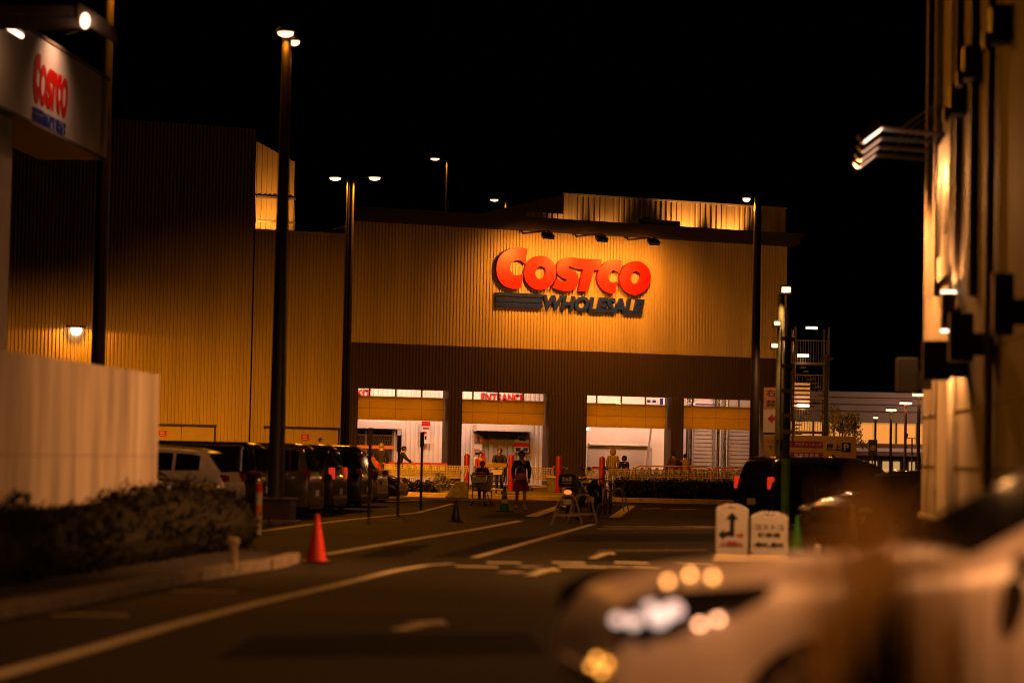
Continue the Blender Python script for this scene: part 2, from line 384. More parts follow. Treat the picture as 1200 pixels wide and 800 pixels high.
# ---- sectional doors, interior rooms
zwin = fp(541, 458, .5)[1]
for i, (a, b) in enumerate(bays):
    Y = .42
    z_b = [fp(420, 491, Y)[1], fp(542, 496, Y)[1], fp(688, 500, Y)[1], fp(801, 502, Y)[1]][i]
    h = zbay - z_b; zs1 = zbay - h * .235; zm = z_b + (zs1 - z_b) * .48
    bi = b - .05
    mb = MB(); mb.box(a, bi, Y, Y + .06, z_b, zs1 - .1); mb.box(a, bi, Y - .02, Y + .06, zs1 - .099, zs1)
    d = mb.build('sectional_door', m_transl, store, bevel=.006)
    n = 4; ws = (bi - a - .1) / 3.35; cuts = [a + ws * .55 + ws * k for k in range(n - 1)]
    mb = MB()
    for cx in cuts: mb.box(cx - .035, cx + .035, Y + .005, Y + .055, zs1 + .001, zbay - .002)
    mb.build('mullion', m_dark, d)
    mb = MB()
    for cx in cuts: mb.box(cx - .006, cx + .006, Y - .006, Y - .002, z_b + .01, zm - .009); mb.box(cx - .006, cx + .006, Y - .006, Y - .002, zm + .009, zs1 - .105)
    mb.box(a, bi, Y - .006, Y - .002, zm - .008, zm + .008); mb.build('panel_seam', m_dark, d)
    mb = MB(); mb.box(a + .005, bi - .005, Y + .028, Y + .034, zs1 + .002, zbay - .003); mb.build('pane', m_glass, d)
# rooms
m_floor = M('pale shop floor', (.35, .33, .30), .35, 0, .1, 1)
def room(a, b, depth, ribs, lamps, name='entrance_lobby'):
    r = MB(); y0 = .76
    if ribs: r.rect_wall(a, b, ZF, 6.6, depth, .25, .03)
    else: r.box(a, b, depth, depth + .1, ZF, 6.6)
    r.box(a - .1, a, y0, depth, ZF, 6.6); r.box(b, b + .1, y0, depth, ZF, 6.6)
    r.box(a, b, y0, depth, 6.6, 6.7)
    o = r.build(name, m_white, store, recalc=False)
    r = MB(); r.box(a, b, -.01, depth, ZF - .14, ZF + .01); r.build('lobby_floor', m_floor, o)
    for p0, p1 in lamps:
        cx_ = (p0 + p1) / 2; r = MB(); r.box(cx_ - 1.2, cx_ + 1.2, depth * .5 - .15, depth * .5 + .15, 6.5, 6.59); r.build('ceiling_lamp', LAMP_W, o)
        light('lobby_light', 'AREA', FA.W(cx_, 1.25, 6.35), 540, WARM, direction=(0, 0, -1), sx=4, sy=1.2).rotation_euler.z = AN
    return o
DP = [3.2, 3.2, 3.6, 3.6]
lobA = room(bays[0][0] - .3, bays[1][1] + 1.5, 3.2, True, bays[:2], 'entrance_lobby'); lobB = room(bays[2][0] - .15, tR - .1, 3.6, False, bays[2:], 'trolley_lobby')
rooms = [lobA, lobA, lobB, lobB]
# bay letters on the inner walls
def wall_word(i, body, pxa, pxb, pya, pyb):
    off = DP[i] - .05; x0, z1 = fp(pxa, pya, off); x1, z0 = fp(pxb, pyb, off)
    t = MB(); text_into(t, body, x0, x1, z0, z1, off - .03, .07, .012); t.build('wall_lettering', m_red, rooms[i])
wall_word(0, 'EXIT', 411, 435, 455.5, 464.5); wall_word(1, 'ENTRANCE', 564.5, 613.5, 460, 470.5)
def inb(i, off, xa, ya, xb, yb):
    x0, z1 = fp(xa, ya, off); x1, z0 = fp(xb, yb, off); return x0, x1, z0, z1
# bay 1: shutter box, mesh fence, orange rail, notice panel
D1 = DP[0]
x0, x1, z0, z1 = inb(0, D1 - .1, 412, 500, 466, 572)
xx = inb(0, D1 - .1, 412, 492, 467.5, 503)
m_orange = M('orange rail paint', (.75, .22, .02), .5, 0, .1)
sh = MB(); sh.box(xx[0], xx[1], D1 - .5, D1 - .02, xx[2], xx[3]); s_ = sh.build('shutter_box', m_white, rooms[0], bevel=.02)
q = inb(0, D1 - .05, 412, 503, 459.5, 572)
sh = MB(); sh.box(q[0], q[1], D1 - .04, D1 - .02, ZF + .02, q[3]); sh.build('dark_opening', M('dark shop depth', (.05, .045, .04), .8), rooms[0])
sh = MB(); x = q[0]
while x < q[1]:
    sh.tube([(x, D1 - .09, ZF + .02), (x + 1.0 if x + 1 < q[1] else q[1], D1 - .09, ZF + 2.2)], .008, 3); x += .14
x = q[0]
while x < q[1]:
    sh.tube([(x, D1 - .1, ZF + 2.2), (x + 1.0 if x + 1 < q[1] else q[1], D1 - .1, ZF + .02)], .008, 3); x += .14
for zz in (ZF + 2.25, ): sh.box(q[0], q[1], D1 - .12, D1 - .08, zz, zz + .08)
for k in (.35, 1.0): sh.box(q[0] + (q[1] - q[0]) * k - .1, q[0] + (q[1] - q[0]) * k, D1 - .16, D1 - .12, ZF + .02, q[3])
sh.build('mesh_fence', m_metal, rooms[0])
oq = inb(0, D1 - .2, 412, 521, 462, 526)
sh = MB(); sh.box(oq[0], oq[1], D1 - .2, D1 - .165, oq[2], oq[3]); sh.build('barrier_rail', m_orange, rooms[0])
nq = inb(0, D1 - .1, 494, 493.5, 503.5, 520); 
sh = MB(); sh.box(nq[0], nq[1], D1 - .12, D1 - .08, nq[2], nq[3]); hh = nq[3] - nq[2]; ww = nq[1] - nq[0]
sh.mi = 1; sh.box(nq[0], nq[1], D1 - .128, D1 - .121, nq[3] - hh * .2, nq[3]); sh.box(nq[0] + ww * .15, nq[1] - ww * .1, D1 - .128, D1 - .121, nq[2] + hh * .66, nq[2] + hh * .73)
sh.box(nq[0] + ww * .15, nq[0] + ww * .6, D1 - .128, D1 - .121, nq[2] + hh * .44, nq[2] + hh * .55)
sh.mi = 2; sh.box(nq[0] + ww * .4, nq[0] + ww * .6, D1 - .128, D1 - .121, nq[2] + hh * .2, nq[2] + hh * .35)
sh.build('wall_notice', [m_signwhite, m_red, m_blue], rooms[0])
# bay 2: shutter box, strip curtain, notices
D2 = DP[1]
q = inb(1, D2 - .1, 556, 505, 616, 572)
sh = MB(); sh.box(q[0] - .05, q[1] + .05, D2 - .5, D2 - .02, q[3], q[3] + .35); sh.box(q[0] - .05, q[1] + .05, D2 - .53, D2 - .51, q[3] + .02, q[3] + .2); sh.build('shutter_box', m_white, rooms[1], bevel=.02)
m_strip = M('hazy plastic strips', (.42, .40, .40), .3, 0, .25, 5, stretch=(3, 3, .3)); sh = MB(); n = 11
for k in range(n):
    a = q[0] + (q[1] - q[0]) * k / n; b = q[0] + (q[1] - q[0]) * (k + .9) / n; sh.box(a, b, D2 - .1 - .04 * (k % 2), D2 - .085 - .04 * (k % 2), ZF + .03, q[3])
sh.build('strip_curtain', m_strip, rooms[1])
def card(i, off, xa, ya, xb, yb, mat, name='notice_card', stripes=None):
    x0, x1, z0, z1 = inb(i, off, xa, ya, xb, yb); c = MB(); c.box(x0, x1, off, off + .03, z0, z1)
    if stripes:
        c.mi = 1
        for (u0, u1, v0, v1) in stripes: c.box(x0 + (x1 - x0) * u0, x0 + (x1 - x0) * u1, off - .006, off - .001, z0 + (z1 - z0) * v0, z0 + (z1 - z0) * v1)
    return c.build(name, mat, rooms[i])
m_tan = M('tan card', (.45, .30, .14), .6)
for (xa_, ya_, xb_, yb_, mt, st) in ((556, 520, 564.5, 528, m_signwhite, None), (555.5, 526, 562, 535, m_tan, [(.2, .8, .3, .6)]), (555.5, 535, 560.5, 546, m_signwhite, [(.2, .8, .4, .7)]), (603, 512, 620.5, 519, m_signwhite, [(.3, .78, .35, .75)]), (603, 519, 620, 523, m_red, None), (603, 523, 620, 530, m_tan, [(.1, .4, .2, .8), (.6, .9, .2, .8)]),
        (556.5, 509, 559, 517, m_orange, None), (563.5, 510, 566.5, 518, m_orange, None), (571, 509, 573.5, 518, m_red, None), (578, 513, 579.5, 518, m_orange, None), (560, 530, 568, 545, m_red, None)):
    card(1, D2 - .2, xa_, ya_, xb_, yb_, [mt, m_blue] if st else mt, stripes=st)
# bay 3: plain inner wall with a rail and leaning pole; bay 4: steel columns and roller shutter
D3 = DP[2]
q = inb(2, D3 - .1, 690, 519, 762, 523); sh = MB(); sh.box(q[0], q[1], D3 - .16, D3 - .01, q[2], q[3]); sh.build('wall_rail', m_signwhite, rooms[2], bevel=.02)
m_greypanel = M('grey wall panel', (.42, .39, .36), .5, 0, .08, 1)
q = inb(2, D3 - .1, 690, 523, 764, 572); sh = MB(); sh.box(q[0], q[1], D3 - .05, D3 - .01, ZF + .02, q[3] - .02); sh.build('wall_panel', m_greypanel, rooms[2])
a = fp(755, 545, D3 - .4); b = fp(763, 502, D3 - .4); sh = MB(); sh.tube([(a[0], D3 - .4, ZF), (b[0], D3 - .4, b[1])], .06, 8); sh.build('leaning_pole', m_metal, rooms[2])
q = inb(2, .9, 688.5, 501, 691.5, 504); sh = MB(); sh.box(q[0], q[1], .95, 1.05, q[2], q[3]); sh.build('wall_lamp', LAMP_W, rooms[2])
card(2, 2.0, 756, 466, 777, 474, [m_signwhite, m_blue], stripes=[(.1, .3, .3, .7), (.4, .6, .3, .7), (.82, 1, 0, 1)])
D4 = DP[3]
for (xa_, xb_) in ((803, 806), (807, 811), (838, 844), (848, 851.5)):
    q = inb(3, D4 - .5, xa_, 502, xb_, 560); sh = MB(); sh.lathe([((q[1] - q[0]) / 2, ZF), ((q[1] - q[0]) / 2, 6.5)], 12, ((q[0] + q[1]) / 2, D4 - .5, 0)); sh.build('steel_column', m_chrome, rooms[3], smooth=40)
for (xa_, xb_) in ((813, 834), (854, 889)):
    q = inb(3, D4 - .2, xa_, 502, xb_, 560); sh = MB(); sh.box(q[0], q[1], D4 - .2, D4 - .1, ZF, 5.5); z = ZF + .1
    while z < 5.4: sh.box(q[0] + .02, q[1] - .02, D4 - .22, D4 - .2, z, z + .12); z += .2
    sh.build('roller_shutter', m_greypanel, rooms[3])
card(3, 2.5, 806, 472, 840, 475, [m_signwhite, m_blue], stripes=[(.25, 1, .1, .9), (.02, .15, .2, .8)])

# ------------------------------------------------------------------ big sign
m_signred = M('red sign enamel', (.55, .008, .003), .38, 0, .06, .6)
def k1(x, y): return (572 + x / 8, 280 + y / 8)
def k2(x, y): return (670 + x / 8, 280 + y / 8)
def k8(x, y): return (560 + x / 4, 240 + y / 4)
def ell(cx, cy, rx, ry, rot, k, n=40):
    return [k(cx + rx * math.cos(t) * math.cos(rot) - ry * math.sin(t) * math.sin(rot), cy + rx * math.cos(t) * math.sin(rot) + ry * math.sin(t) * math.cos(rot)) for t in [2 * math.pi * i / n for i in range(n)]]
def smooth_poly(pts, keep):
    """Catmull-Rom through the points except at the listed sharp corners"""
    n = len(pts); out = []
    for i in range(n):
        p0, p1, p2, p3 = pts[i - 1], pts[i], pts[(i + 1) % n], pts[(i + 2) % n]
        if i in keep: p0 = p1
        if (i + 1) % n in keep: p3 = p2
        for s in range(4):
            t = s / 4
            if i in keep and (i + 1) % n in keep and s: continue
            f = lambda a, b, c, d: .5 * ((2 * b) + (-a + c) * t + (2 * a - 5 * b + 4 * c - d) * t * t + (-a + 3 * b - 3 * c + d) * t ** 3)
            out.append((f(p0[0], p1[0], p2[0], p3[0]), f(p0[1], p1[1], p2[1], p3[1])))
    return out
L = []
c1 = [(370, 92), (300, 80), (220, 90), (140, 130), (92, 200), (78, 285), (95, 370), (140, 430), (205, 463), (265, 468), (308, 458), (330, 325), (302, 336), (265, 342), (230, 325), (210, 290), (212, 245), (235, 212), (275, 200), (315, 208), (350, 238)]
L.append(([k1(*p) for p in smooth_poly(c1, (0, 10, 11, 20))], []))
L.append((ell(490, 317, 150, 162, .25, k1), [ell(494, 317, 49, 60, .25, k1, 24)]))
s1 = [(476, 252), (440, 246), (405, 252), (380, 270), (370, 298), (376, 325), (395, 340), (417, 350), (414, 358), (398, 360), (372, 345), (353, 388), (385, 400), (425, 404), (455, 392), (470, 365), (470, 335), (458, 315), (432, 302), (424, 293), (432, 288), (468, 302)]
L.append(([k8(*p) for p in smooth_poly(s1, (0, 10, 11, 21))], []))
L.append(([k2(*p) for p in ((80, 183), (285, 192), (268, 292), (210, 290), (155, 493), (65, 490), (108, 285), (55, 278))], []))
c2 = [(468, 203), (410, 193), (350, 205), (290, 245), (250, 310), (240, 380), (262, 440), (310, 490), (360, 510), (408, 508), (430, 397), (395, 410), (360, 395), (345, 360), (355, 320), (385, 297), (415, 300), (452, 325)]
L.append(([k2(*p) for p in smooth_poly(c2, (0, 9, 10, 17))], []))
L.append((ell(597, 366, 145, 160, .25, k2), [ell(600, 362, 47, 60, .25, k2, 24)]))
SO = -.26
sign = thing('store_sign', 'huge red and blue lettered sign on the store wall above the brown band', 'sign', FA.W(fp(670, 330)[0], 0, fp(670, 330)[1]), AN)
sx0, sz0 = fp(670, 330)
def sl(pts, off=SO): return [(lambda q: (q[0] - sx0, q[1] - sz0))(fp(p[0], p[1], off)) for p in pts]
LOGO = []
for outer, holes in L:
    o2 = sl(outer); h2 = [sl(h) for h in holes]; LOGO.append((o2, h2))
    b = MB(); b.prism(o2, h2, SO, -.03); b.build('red_letter', m_signred, sign, smooth=35, bevel=.012)
BARS = []
for (ya, yb) in ((498, 531), (545, 583), (592, 634)):
    pts = [k1(72, ya), k1(500 + (ya - 498) * .05, ya + 16), k1(520, (ya + yb) / 2 + 16), k1(500, yb + 16), k1(72, yb)]
    q = sl(pts, SO + .1); BARS.append(q); b = MB(); b.prism(q, [], SO + .1, -.03); b.build('blue_bar', m_blue, sign)
x0, z1 = fp(637, 345, SO + .1); x1, z0 = fp(755.5, 367.5, SO + .1); zA = fp(640, 363.5, SO + .1)[1]
WORD = 'WHOLESALE'
mb_t = MB(); vs, fs = text_mesh(WORD, .045, .18); ax = min(v[0] for v in vs); bx = max(v[0] for v in vs); az = min(v[1] for v in vs); bz = max(v[1] for v in vs)
zz0 = zA - sz0; zz1 = fp(640, 345, SO + .1)[1] - sz0
WV = [(x0 - sx0 + (v[0] - ax) / (bx - ax) * (x1 - x0), SO + .1 + (.5 - v[2]) * .3, zz0 + (v[1] - az) / (bz - az) * (zz1 - zz0)) for v in vs]
mb_t.add(WV, fs); mb_t.build('blue_letters', m_blue, sign)
# sign floodlights on arms
lx = []
for i, (xb_, yb_, xh, yh) in enumerate(((612.5, 272.5, 645, 276), (675, 276, 708, 279.5), (736, 280, 769, 283.5))):
    t0, z = fp(xb_, yb_ + 1, -.3); L_ = 2.2
    # arm reaches out towards the car park, head turned back to the wall
    th, zh = fp(xh - 3, yh, -2.9)
    t = thing('sign_floodlight', ['arm floodlight above the first big red letter of the store sign', 'arm floodlight above the middle of the store sign, between two others', 'arm floodlight above the last red letter of the store sign'][i], 'floodlight', FA.W(t0, -.3, z), AN, 'floodlights over the store sign')
    hx, hy, hz = th - t0, -2.6, zh - z
    b = MB(); b.tube([(0, .26, .25), (0, 0, 0), (hx, hy, hz + .22)], .045, 8); b.box(-.08, .08, .1, .28, .1, .45); b.build('arm', m_dark, t)
    b = MB(); b.xf = Matrix.Translation((hx, hy, hz)) @ Matrix.Rotation(R(35), 4, 'X'); b.box(-.28, .28, -.2, .2, -.1, .08); b.box(-.04, .04, -.05, .05, .08, .25); b.build('lamp_head', m_dark, t, bevel=.02)
    b = MB(); b.xf = Matrix.Translation((hx, hy, hz)) @ Matrix.Rotation(R(35), 4, 'X'); b.box(-.24, .24, -.16, .16, -.115, -.102); b.build('lamp_lens', LAMP_W, t)
    src = FA.W(th, -2.9, zh - .2); tgt = FA.W(th + .2, 0, fp(670, 345)[1]); light('sign_flood_light', 'SPOT', src, 1700, (1, .30, .03), .3, 136, 1.0, tgt - src)
# uplights on the roof deck washing the rooftop block
for k, px in enumerate((668, 715, 805, 858)):
    t, z = fp(px, 262, SB - .6); t2 = thing('roof_uplight', 'low floodlight hidden behind the store parapet, washing the rooftop block', 'floodlight', FA.W(t, SB - .6, ztop - .24), AN, 'roof uplights behind the parapet')
    b = MB(); b.box(-.25, .25, -.15, .15, .05, .25); b.box(-.05, .05, -.05, .05, 0, .06); b.build('lamp_head', m_dark, t2); b = MB(); b.box(-.22, .22, -.12, .12, .252, .262); b.build('lamp_lens', LAMP_W, t2)
    light('roof_uplight_light', 'SPOT', FA.W(t, SB - .5, ztop + .12), 1300 if k > 1 else 240, (1, .36, .08), .1, 85, .8, FA.W(t, SB, zp + 1.2) - FA.W(t, SB - .5, ztop + .12))
t, z = fp(317, 262, RB - 1); light('ramp_uplight_light', 'SPOT', FA.W(t, RB - 1.6, zw + .32), 420, (1, .34, .05), .1, 150, .6, FA.W(t, RB, zw + 3) - FA.W(t, RB - 1.6, zw + .3))
t2 = thing('ramp_uplight', 'low floodlight on the wing roof below the raking ramp wall', 'floodlight', FA.W(t, RB - 1.6, zw), AN)
b = MB(); b.box(-.2, .2, -.12, .12, .06, .26); b.box(-.04, .04, -.04, .04, 0, .06); b.build('lamp_head', m_dark, t2); b = MB(); b.box(-.17, .17, -.1, .1, .262, .27); b.build('lamp_lens', LAMP_W, t2)
# wall lamp on the tall block
t, z = fp(88, 384, TB)
wl = thing('wall_lamp', 'hooded lamp glowing on the dark left wall of the store', 'lamp', FA.W(t, TB, z), AN)
b = MB(); b.box(-.4, .4, -.45, -.01, .0, .09); b.build('hood', m_dark, wl, bevel=.02); b = MB(); b.lathe([(.25, -.02), (.27, -.15), (.2, -.3), (.08, -.36)], 16, (0, -.25, 0)); b.build('lamp_globe', EM('globe', (1, .55, .28), 6), wl, smooth=50)
light('wall_lamp_light', 'SPOT', FA.W(t, TB - .6, z - .06), 300, SOD, .1, 178, .05, (0, 0, -1))

# ------------------------------------------------------------------ walkway, platform
wk = MB(); A = G(395, 583); y_front = 88.0
pts = [PX(395, 92), PX(530, 88.5), PX(665, 87.5), PX(735, 87), PX(870, 86)]
vs = [(p.x, p.y, ZF) for p in pts] + [(p.x, p.y, 0) for p in pts]
back = [FA.W(fp(395, 400)[0], -.08, 0), FA.W(tR, -.08, 0)]
n = len(pts); top = [0, 1, 2, 3, 4]
vs += [(back[1].x, back[1].y, ZF), (back[0].x, back[0].y, ZF)]
fs = [tuple(range(n)) + (2 * n, 2 * n + 1)] + [(i, i + 1, i + 1 + n, i + n) for i in range(n - 1)]
wk.add(vs, fs); tag(wk.build('walkway', M('walkway paving', (.17, .15, .125), .8, 0, .25, 1.2, bump=.3)), 'raised paved walkway in front of the store bays', 'walkway', kind='structure')
kb = MB()
for a, b in zip(pts, pts[1:]):
    d = (b - a).normalized(); nn = Vector((d.y, -d.x, 0)); 
    kb.add([(a.x, a.y, 0), (b.x, b.y, 0), *[(q.x, q.y, 0) for q in (b + nn * .25, a + nn * .25)], (a.x, a.y, ZF + .01), (b.x, b.y, ZF + .01), *[(q.x, q.y, ZF - .01) for q in (b + nn * .22, a + nn * .22)]], [(0, 3, 2, 1), (4, 5, 6, 7), (0, 1, 5, 4), (1, 2, 6, 5), (2, 3, 7, 6), (3, 0, 4, 7)])
tag(kb.build('walkway_kerb', M('yellow worn kerb', (.25, .185, .075), .8, 0, .3, 3)), 'worn yellowish kerb along the front of the store walkway', 'kerb', kind='structure')
pf = MB(); a = fp(300, 520, -4)[0]; b_ = fp(396, 520, -4)[0]; pf.xf = Matrix.Translation(FA.o) @ Matrix.Rotation(AN, 4, 'Z'); pf.box(a, b_, -4, WB - .08, 0, .5)
tag(pf.build('loading_platform', m_kerb), 'low concrete loading platform along the foot of the store wing', 'platform', kind='structure')
# ================================================================== lamp posts
def spot_down(p, power, col=SOD, size=176, blend=.25): return light('street_lamp_light', 'SPOT', p, power, col, .12, size, blend, (0, 0, -1))
def lamp_post(name, label, px, Y, r0_, r1_, ytop, heads, group=None, z0=0.0, power=4000, col=SOD, plate=True, mat=None, aim=None):
    """heads: list of (dx, dy, dz, kind) relative to the pole top"""
    b0 = PX(px, Y, z0); top = z0
    # find the height whose projection hits ytop
    lo, hi = 0.5, 40
    for _ in range(40):
        mid = (lo + hi) / 2; c = Vector((b0.x, Y, mid)) - CAM; yy = 400 - F * c.dot(CU) / c.dot(f0)
        if yy > ytop: lo = mid
        else: hi = mid
    H = lo - z0
    t = thing(name, label, 'street lamp', (b0.x, Y, z0), 0, group)
    b = MB(); b.tube([(0, 0, 0), (0, 0, H * .5), (0, 0, H)], [r0_, (r0_ + r1_) / 2, r1_], 16); b.build('pole', mat or m_pole, t, smooth=40)
    if plate: b = MB(); b.box(-r0_ * 1.8, r0_ * 1.8, -r0_ * 1.8, r0_ * 1.8, 0, .04); b.build('base_plate', m_dark, t)
    for (dx, dy, dz, k) in heads:
        b = MB()
        if k == 'arm':
            m = (0, 0, H); sgn = 1 if dx > 0 else -1
            b.tube([(0, 0, H - .25), (dx * .15, dy * .15, H - .02), (dx * .4, dy * .4, H + dz * .7), (dx * .75, dy * .75, H + dz)], .03, 8); b.build('arm', m_pole, t, smooth=50)
        b = MB(); b.xf = Matrix.Translation((dx, dy, H + dz)); ln = (.25 if z0 < 1 else .34) if k == 'arm' else (.14 if k == 'capsmall' else .22); sc2 = .7 if k != 'capsmall' else .4
        b.lathe([(.02, .12), (.2, .08), (.27, .02), (.26, -.02)], 16, sx=ln / .27, sy=sc2); h = b.build('lamp_head', m_dark, t, smooth=50)
        b = MB(); b.xf = Matrix.Translation((dx, dy, H + dz)); b.lathe([(.22, -.03), (.2, -.09), (.1, -.13), (.01, -.14)], 16, sx=ln / .27, sy=sc2); b.build('lamp_lens', LAMP_EM, h, smooth=60)
        if power: spot_down(Vector((b0.x + dx, Y + dy, z0 + H + dz - .22)), power, col, *((96, .6) if Y == 53.5 else ()))
        for (pw_, dr_, sz_) in ((aim or []) if Y != 53.5 or k == 'capsmall' else []): light('street_lamp_beam', 'SPOT', Vector((b0.x + dx, Y + dy, z0 + H + dz - .24)), pw_, col, .12, sz_, .8, dr_)
    return t, H
lamp_post('street_lamp', 'tallest lamp post, standing in the brown planter box between the parked cars', 323, 53.5, .19, .10, 44, [(-.02, -.12, .12, 'cap'), (.16, .12, -.03, 'capsmall')], None, .5, 200, aim=[(3200, (11, -16.5, -6.5), 48)])
lamp_post('street_lamp', 'left pole of the close pair of lamp posts by the store corner', 400.5, 84.5, .11, .07, 211, [(-.50, .2, .12, 'arm')], 'pair of lamp posts', 0, 900, aim=[(26000, (-.45, .75, -1.08), 98), (6500, (-.1, .9, -.68), 84)])
lamp_post('street_lamp', 'right pole of the close pair of lamp posts by the store corner', 404.5, 84.5, .11, .07, 211, [(.78, -.1, .12, 'arm')], 'pair of lamp posts', 0, 1200, aim=[(8500, (.25, .8, -.78), 108)])
lamp_post('street_lamp', 'slim lamp post on the store roof, the taller of the two there', 521.5, 150, .12, .09, 188, [(-.8, 0, .12, 'arm')], 'lamp posts on the store roof', 11.6, 600)
lamp_post('street_lamp', 'slim lamp post on the store roof, the lower one with most of its pole hidden', 591, 165, .13, .1, 236, [(-.85, 0, .12, 'arm')], 'lamp posts on the store roof', 11.2, 600)
lamp_post('street_lamp', 'dark lamp post in front of the right end of the store', 882.5, 72, .15, .11, 232, [(-.32, .2, .03, 'capsmall')], None, 0, 450)
lamp_post('street_lamp', 'dark lamp post rising behind the lettered gantry sign, its head out of the picture', 110, 57, .17, .14, -60, [(.9, -.3, .1, 'arm')], None, 0, 900)
# planter box around the first lamp
q = G(324, 613); pb = thing('planter_box', 'brown square planter box at the foot of the tallest lamp post', 'planter', (q.x, q.y + .35, 0), R(-6))
b = MB(); b.box(-.33, .33, -.33, .33, .06, .52); b.build('box', M('brown planter board', (.075, .05, .03), .7, 0, .2, 6), pb, bevel=.01)
b = MB(); b.box(-.37, .37, -.37, .37, .521, .56); b.build('rim', m_kerb, pb, bevel=.008); b = MB(); b.box(-.45, .45, -.42, .42, 0, .06); b.build('foot', m_dark, pb)
for k, px in enumerate((307, 325, 341)):
    q = G(px, 614 - .1 * k); b = MB(); b.cbox((0, 0, .05), (.3, .12, .1)); o = b.build('wheel_stop', m_kerb, None, bevel=.02, loc=(q.x, q.y - .3, 0)); tag(o, ['left of the three short pale wheel stops by the planter box', 'middle of the three short pale wheel stops by the planter box', 'right of the three short pale wheel stops by the planter box'][k], 'wheel stop', 'pale wheel stops by the planter box')

# ================================================================== left concrete wall, gantry sign
DR = R(4.55)                                    # heading of the access road
da = Vector((math.sin(DR), math.cos(DR), 0))
w0 = P(187.5, 438.5, 36.0)
FW = Frame((w0.x, w0.y), R(90) - DR)
cw = thing('concrete_wall', 'tall stained concrete wall beside the road behind the dark hedge', 'wall', FW.o, FW.ang)
b = MB(); b.box(-16, 0, 0, .28, 0, w0.z); b.build('wall_slab', m_conc, cw, bevel=.015)
b = MB()
for xx in (-2.4, -4.8, -7.2, -9.6): b.box(xx - .008, xx + .008, -.002, .0, .1, w0.z - .02)
b.box(-16, -.02, -.002, .0, w0.z * .55 - .006, w0.z * .55 + .006); b.build('form_joint', m_kerb, cw)
g0 = P(125, 188, 52)
FG = Frame((g0.x, g0.y), R(90) - DR); gp = FG.pix
gz0 = g0.z; gz1 = gp(125, 92)[1]; 
gs = thing('gantry_sign', 'pale boxed sign carrying red letters over the left roadside, on a white column', 'sign', FG.o, FG.ang)
m_gface = M('pale sign sheet', (.62, .58, .54), .4, 0, .06, 1.5)
b = MB(); b.box(-11, 0, 0, 1.5, gz0, gz1); b.build('sign_box', m_gface, gs, bevel=.02)
b = MB(); b.box(-11.02, .03, -.03, -.001, gz1 - .03, gz1 + .04); b.box(-11.02, .03, -.03, -.001, gz0 - .03, gz0 + .03); b.build('trim', m_kerb, gs)
# letters: the store's logo at the sign's size
lx0, lz1 = gp(39, 60); lx1, lz0 = gp(79.5, 130)
allp = [p for o, h in LOGO for p in o]; ax = min(p[0] for p in allp); bx = max(p[0] for p in allp); az = min(p[1] for p in allp + [(v[0], v[2]) for v in WV]); bz = max(p[1] for p in allp)
lx0, lztop = gp(39.5, 62); lx1, _ = gp(79.5, 95); lzbot = gp(58, 152)[1]; lztop = gp(60, 70)[1] + .03
LZ0, LZ1 = gp(39, 148)[1], gp(39, 59)[1]
def lm(p): return (lx0 + (p[0] - ax) / (bx - ax) * (lx1 - lx0), LZ0 + (p[1] - az) / (bz - az) * (LZ1 - LZ0))
def grow(q, k):
    mx = sum(p[0] for p in q) / len(q); mz = sum(p[1] for p in q) / len(q); return [(mx + (p[0] - mx) * k, mz + (p[1] - mz) * k * .95) for p in q]
for o, h in LOGO:
    b = MB(); b.prism([lm(p) for p in o], [grow([lm(p) for p in q], 1.5) for q in h], -.012, -.002); b.build('red_letter', m_signred, gs)
b = MB()
for q in BARS: b.prism([lm(p) for p in q], [], -.012, -.002)
b.build('blue_bar', m_blue, gs)
vs, fs = text_mesh(WORD, .045, .18); b = MB(); b.add([(*(lambda q: (q[0], -.03 + (v[1] - SO) * 0 - (.0 if True else 0), q[1]))(lm((v[0], v[2]))),) for v in [(w_[0], w_[1], w_[2]) for w_ in WV]], fs)
yy = [v[1] for v in WV]; ym, yM = min(yy), max(yy)
b.v = [(p[0], -.012 + .01 * (w_[1] - ym) / (yM - ym), p[2]) for p, w_ in zip(b.v, WV)]
b.build('blue_letters', m_blue, gs)
# column
cx = gp(2, 250)[0]; b = MB(); b.box(cx - .4, gp(9.5, 250, .3)[0], .25, .75, 0, gz0); b.build('column', m_gface, gs, bevel=.02)
b = MB(); b.box(cx - .42, gp(9.5, 250, .3)[0] + .02, .23, .77, 2.55, 2.6); b.build('column_joint', m_dark, gs)
# lamp bars over the sign
def lampbar(label, x0, x1, off, z, lit):
    t = thing('sign_lamp', label, 'lamp', FG.W(x0, off, z), FG.ang, 'lamps over the gantry sign')
    b = MB(); b.box(0, x1 - x0, -.08, .08, 0, .1); b.build('housing', m_dark, t, bevel=.01)
    b = MB(); b.tube([(.03, 0, -.045), (x1 - x0 - .03, 0, -.045)], .045, 10); b.build('tube', LAMP_W if lit else m_white, t)
    b = MB(); b.tube([((x1 - x0) / 2, 0, .05), ((x1 - x0) / 2, -off * .9, .0)], .03, 6); b.build('bracket', m_dark, t)
    return t
xa, za_ = gp(-30, 8, -.5); xb, zb_ = gp(26, 40, -.5)
lampbar('lit white tube lamp above the pale gantry sign', xa, xb, -.5, zb_, True)
pL = FG.W((xa + xb) / 2 + .6, -.62, zb_ - .06); light('gantry_tube_light', 'AREA', pL, 6, PEACH, direction=FG.b * .75 + Vector((0, 0, -.9)) + FG.a * .2, sx=2.5, sy=.1)
xs_, zs_ = gp(58, 62, -.45); xs_ = (lx0 + lx1) / 2; pS = FG.W(xs_, -.8, gz1 + .28); light('gantry_spot_light', 'SPOT', pS, 150, (1, .47, .26), .08, 122, .9, FG.W(xs_ + .1, 0, gz1 - .75) - pS)
t = thing('sign_spotlight', 'small unlit-looking spotlight arm over the red letters of the gantry sign', 'lamp', pS, FG.ang, None)
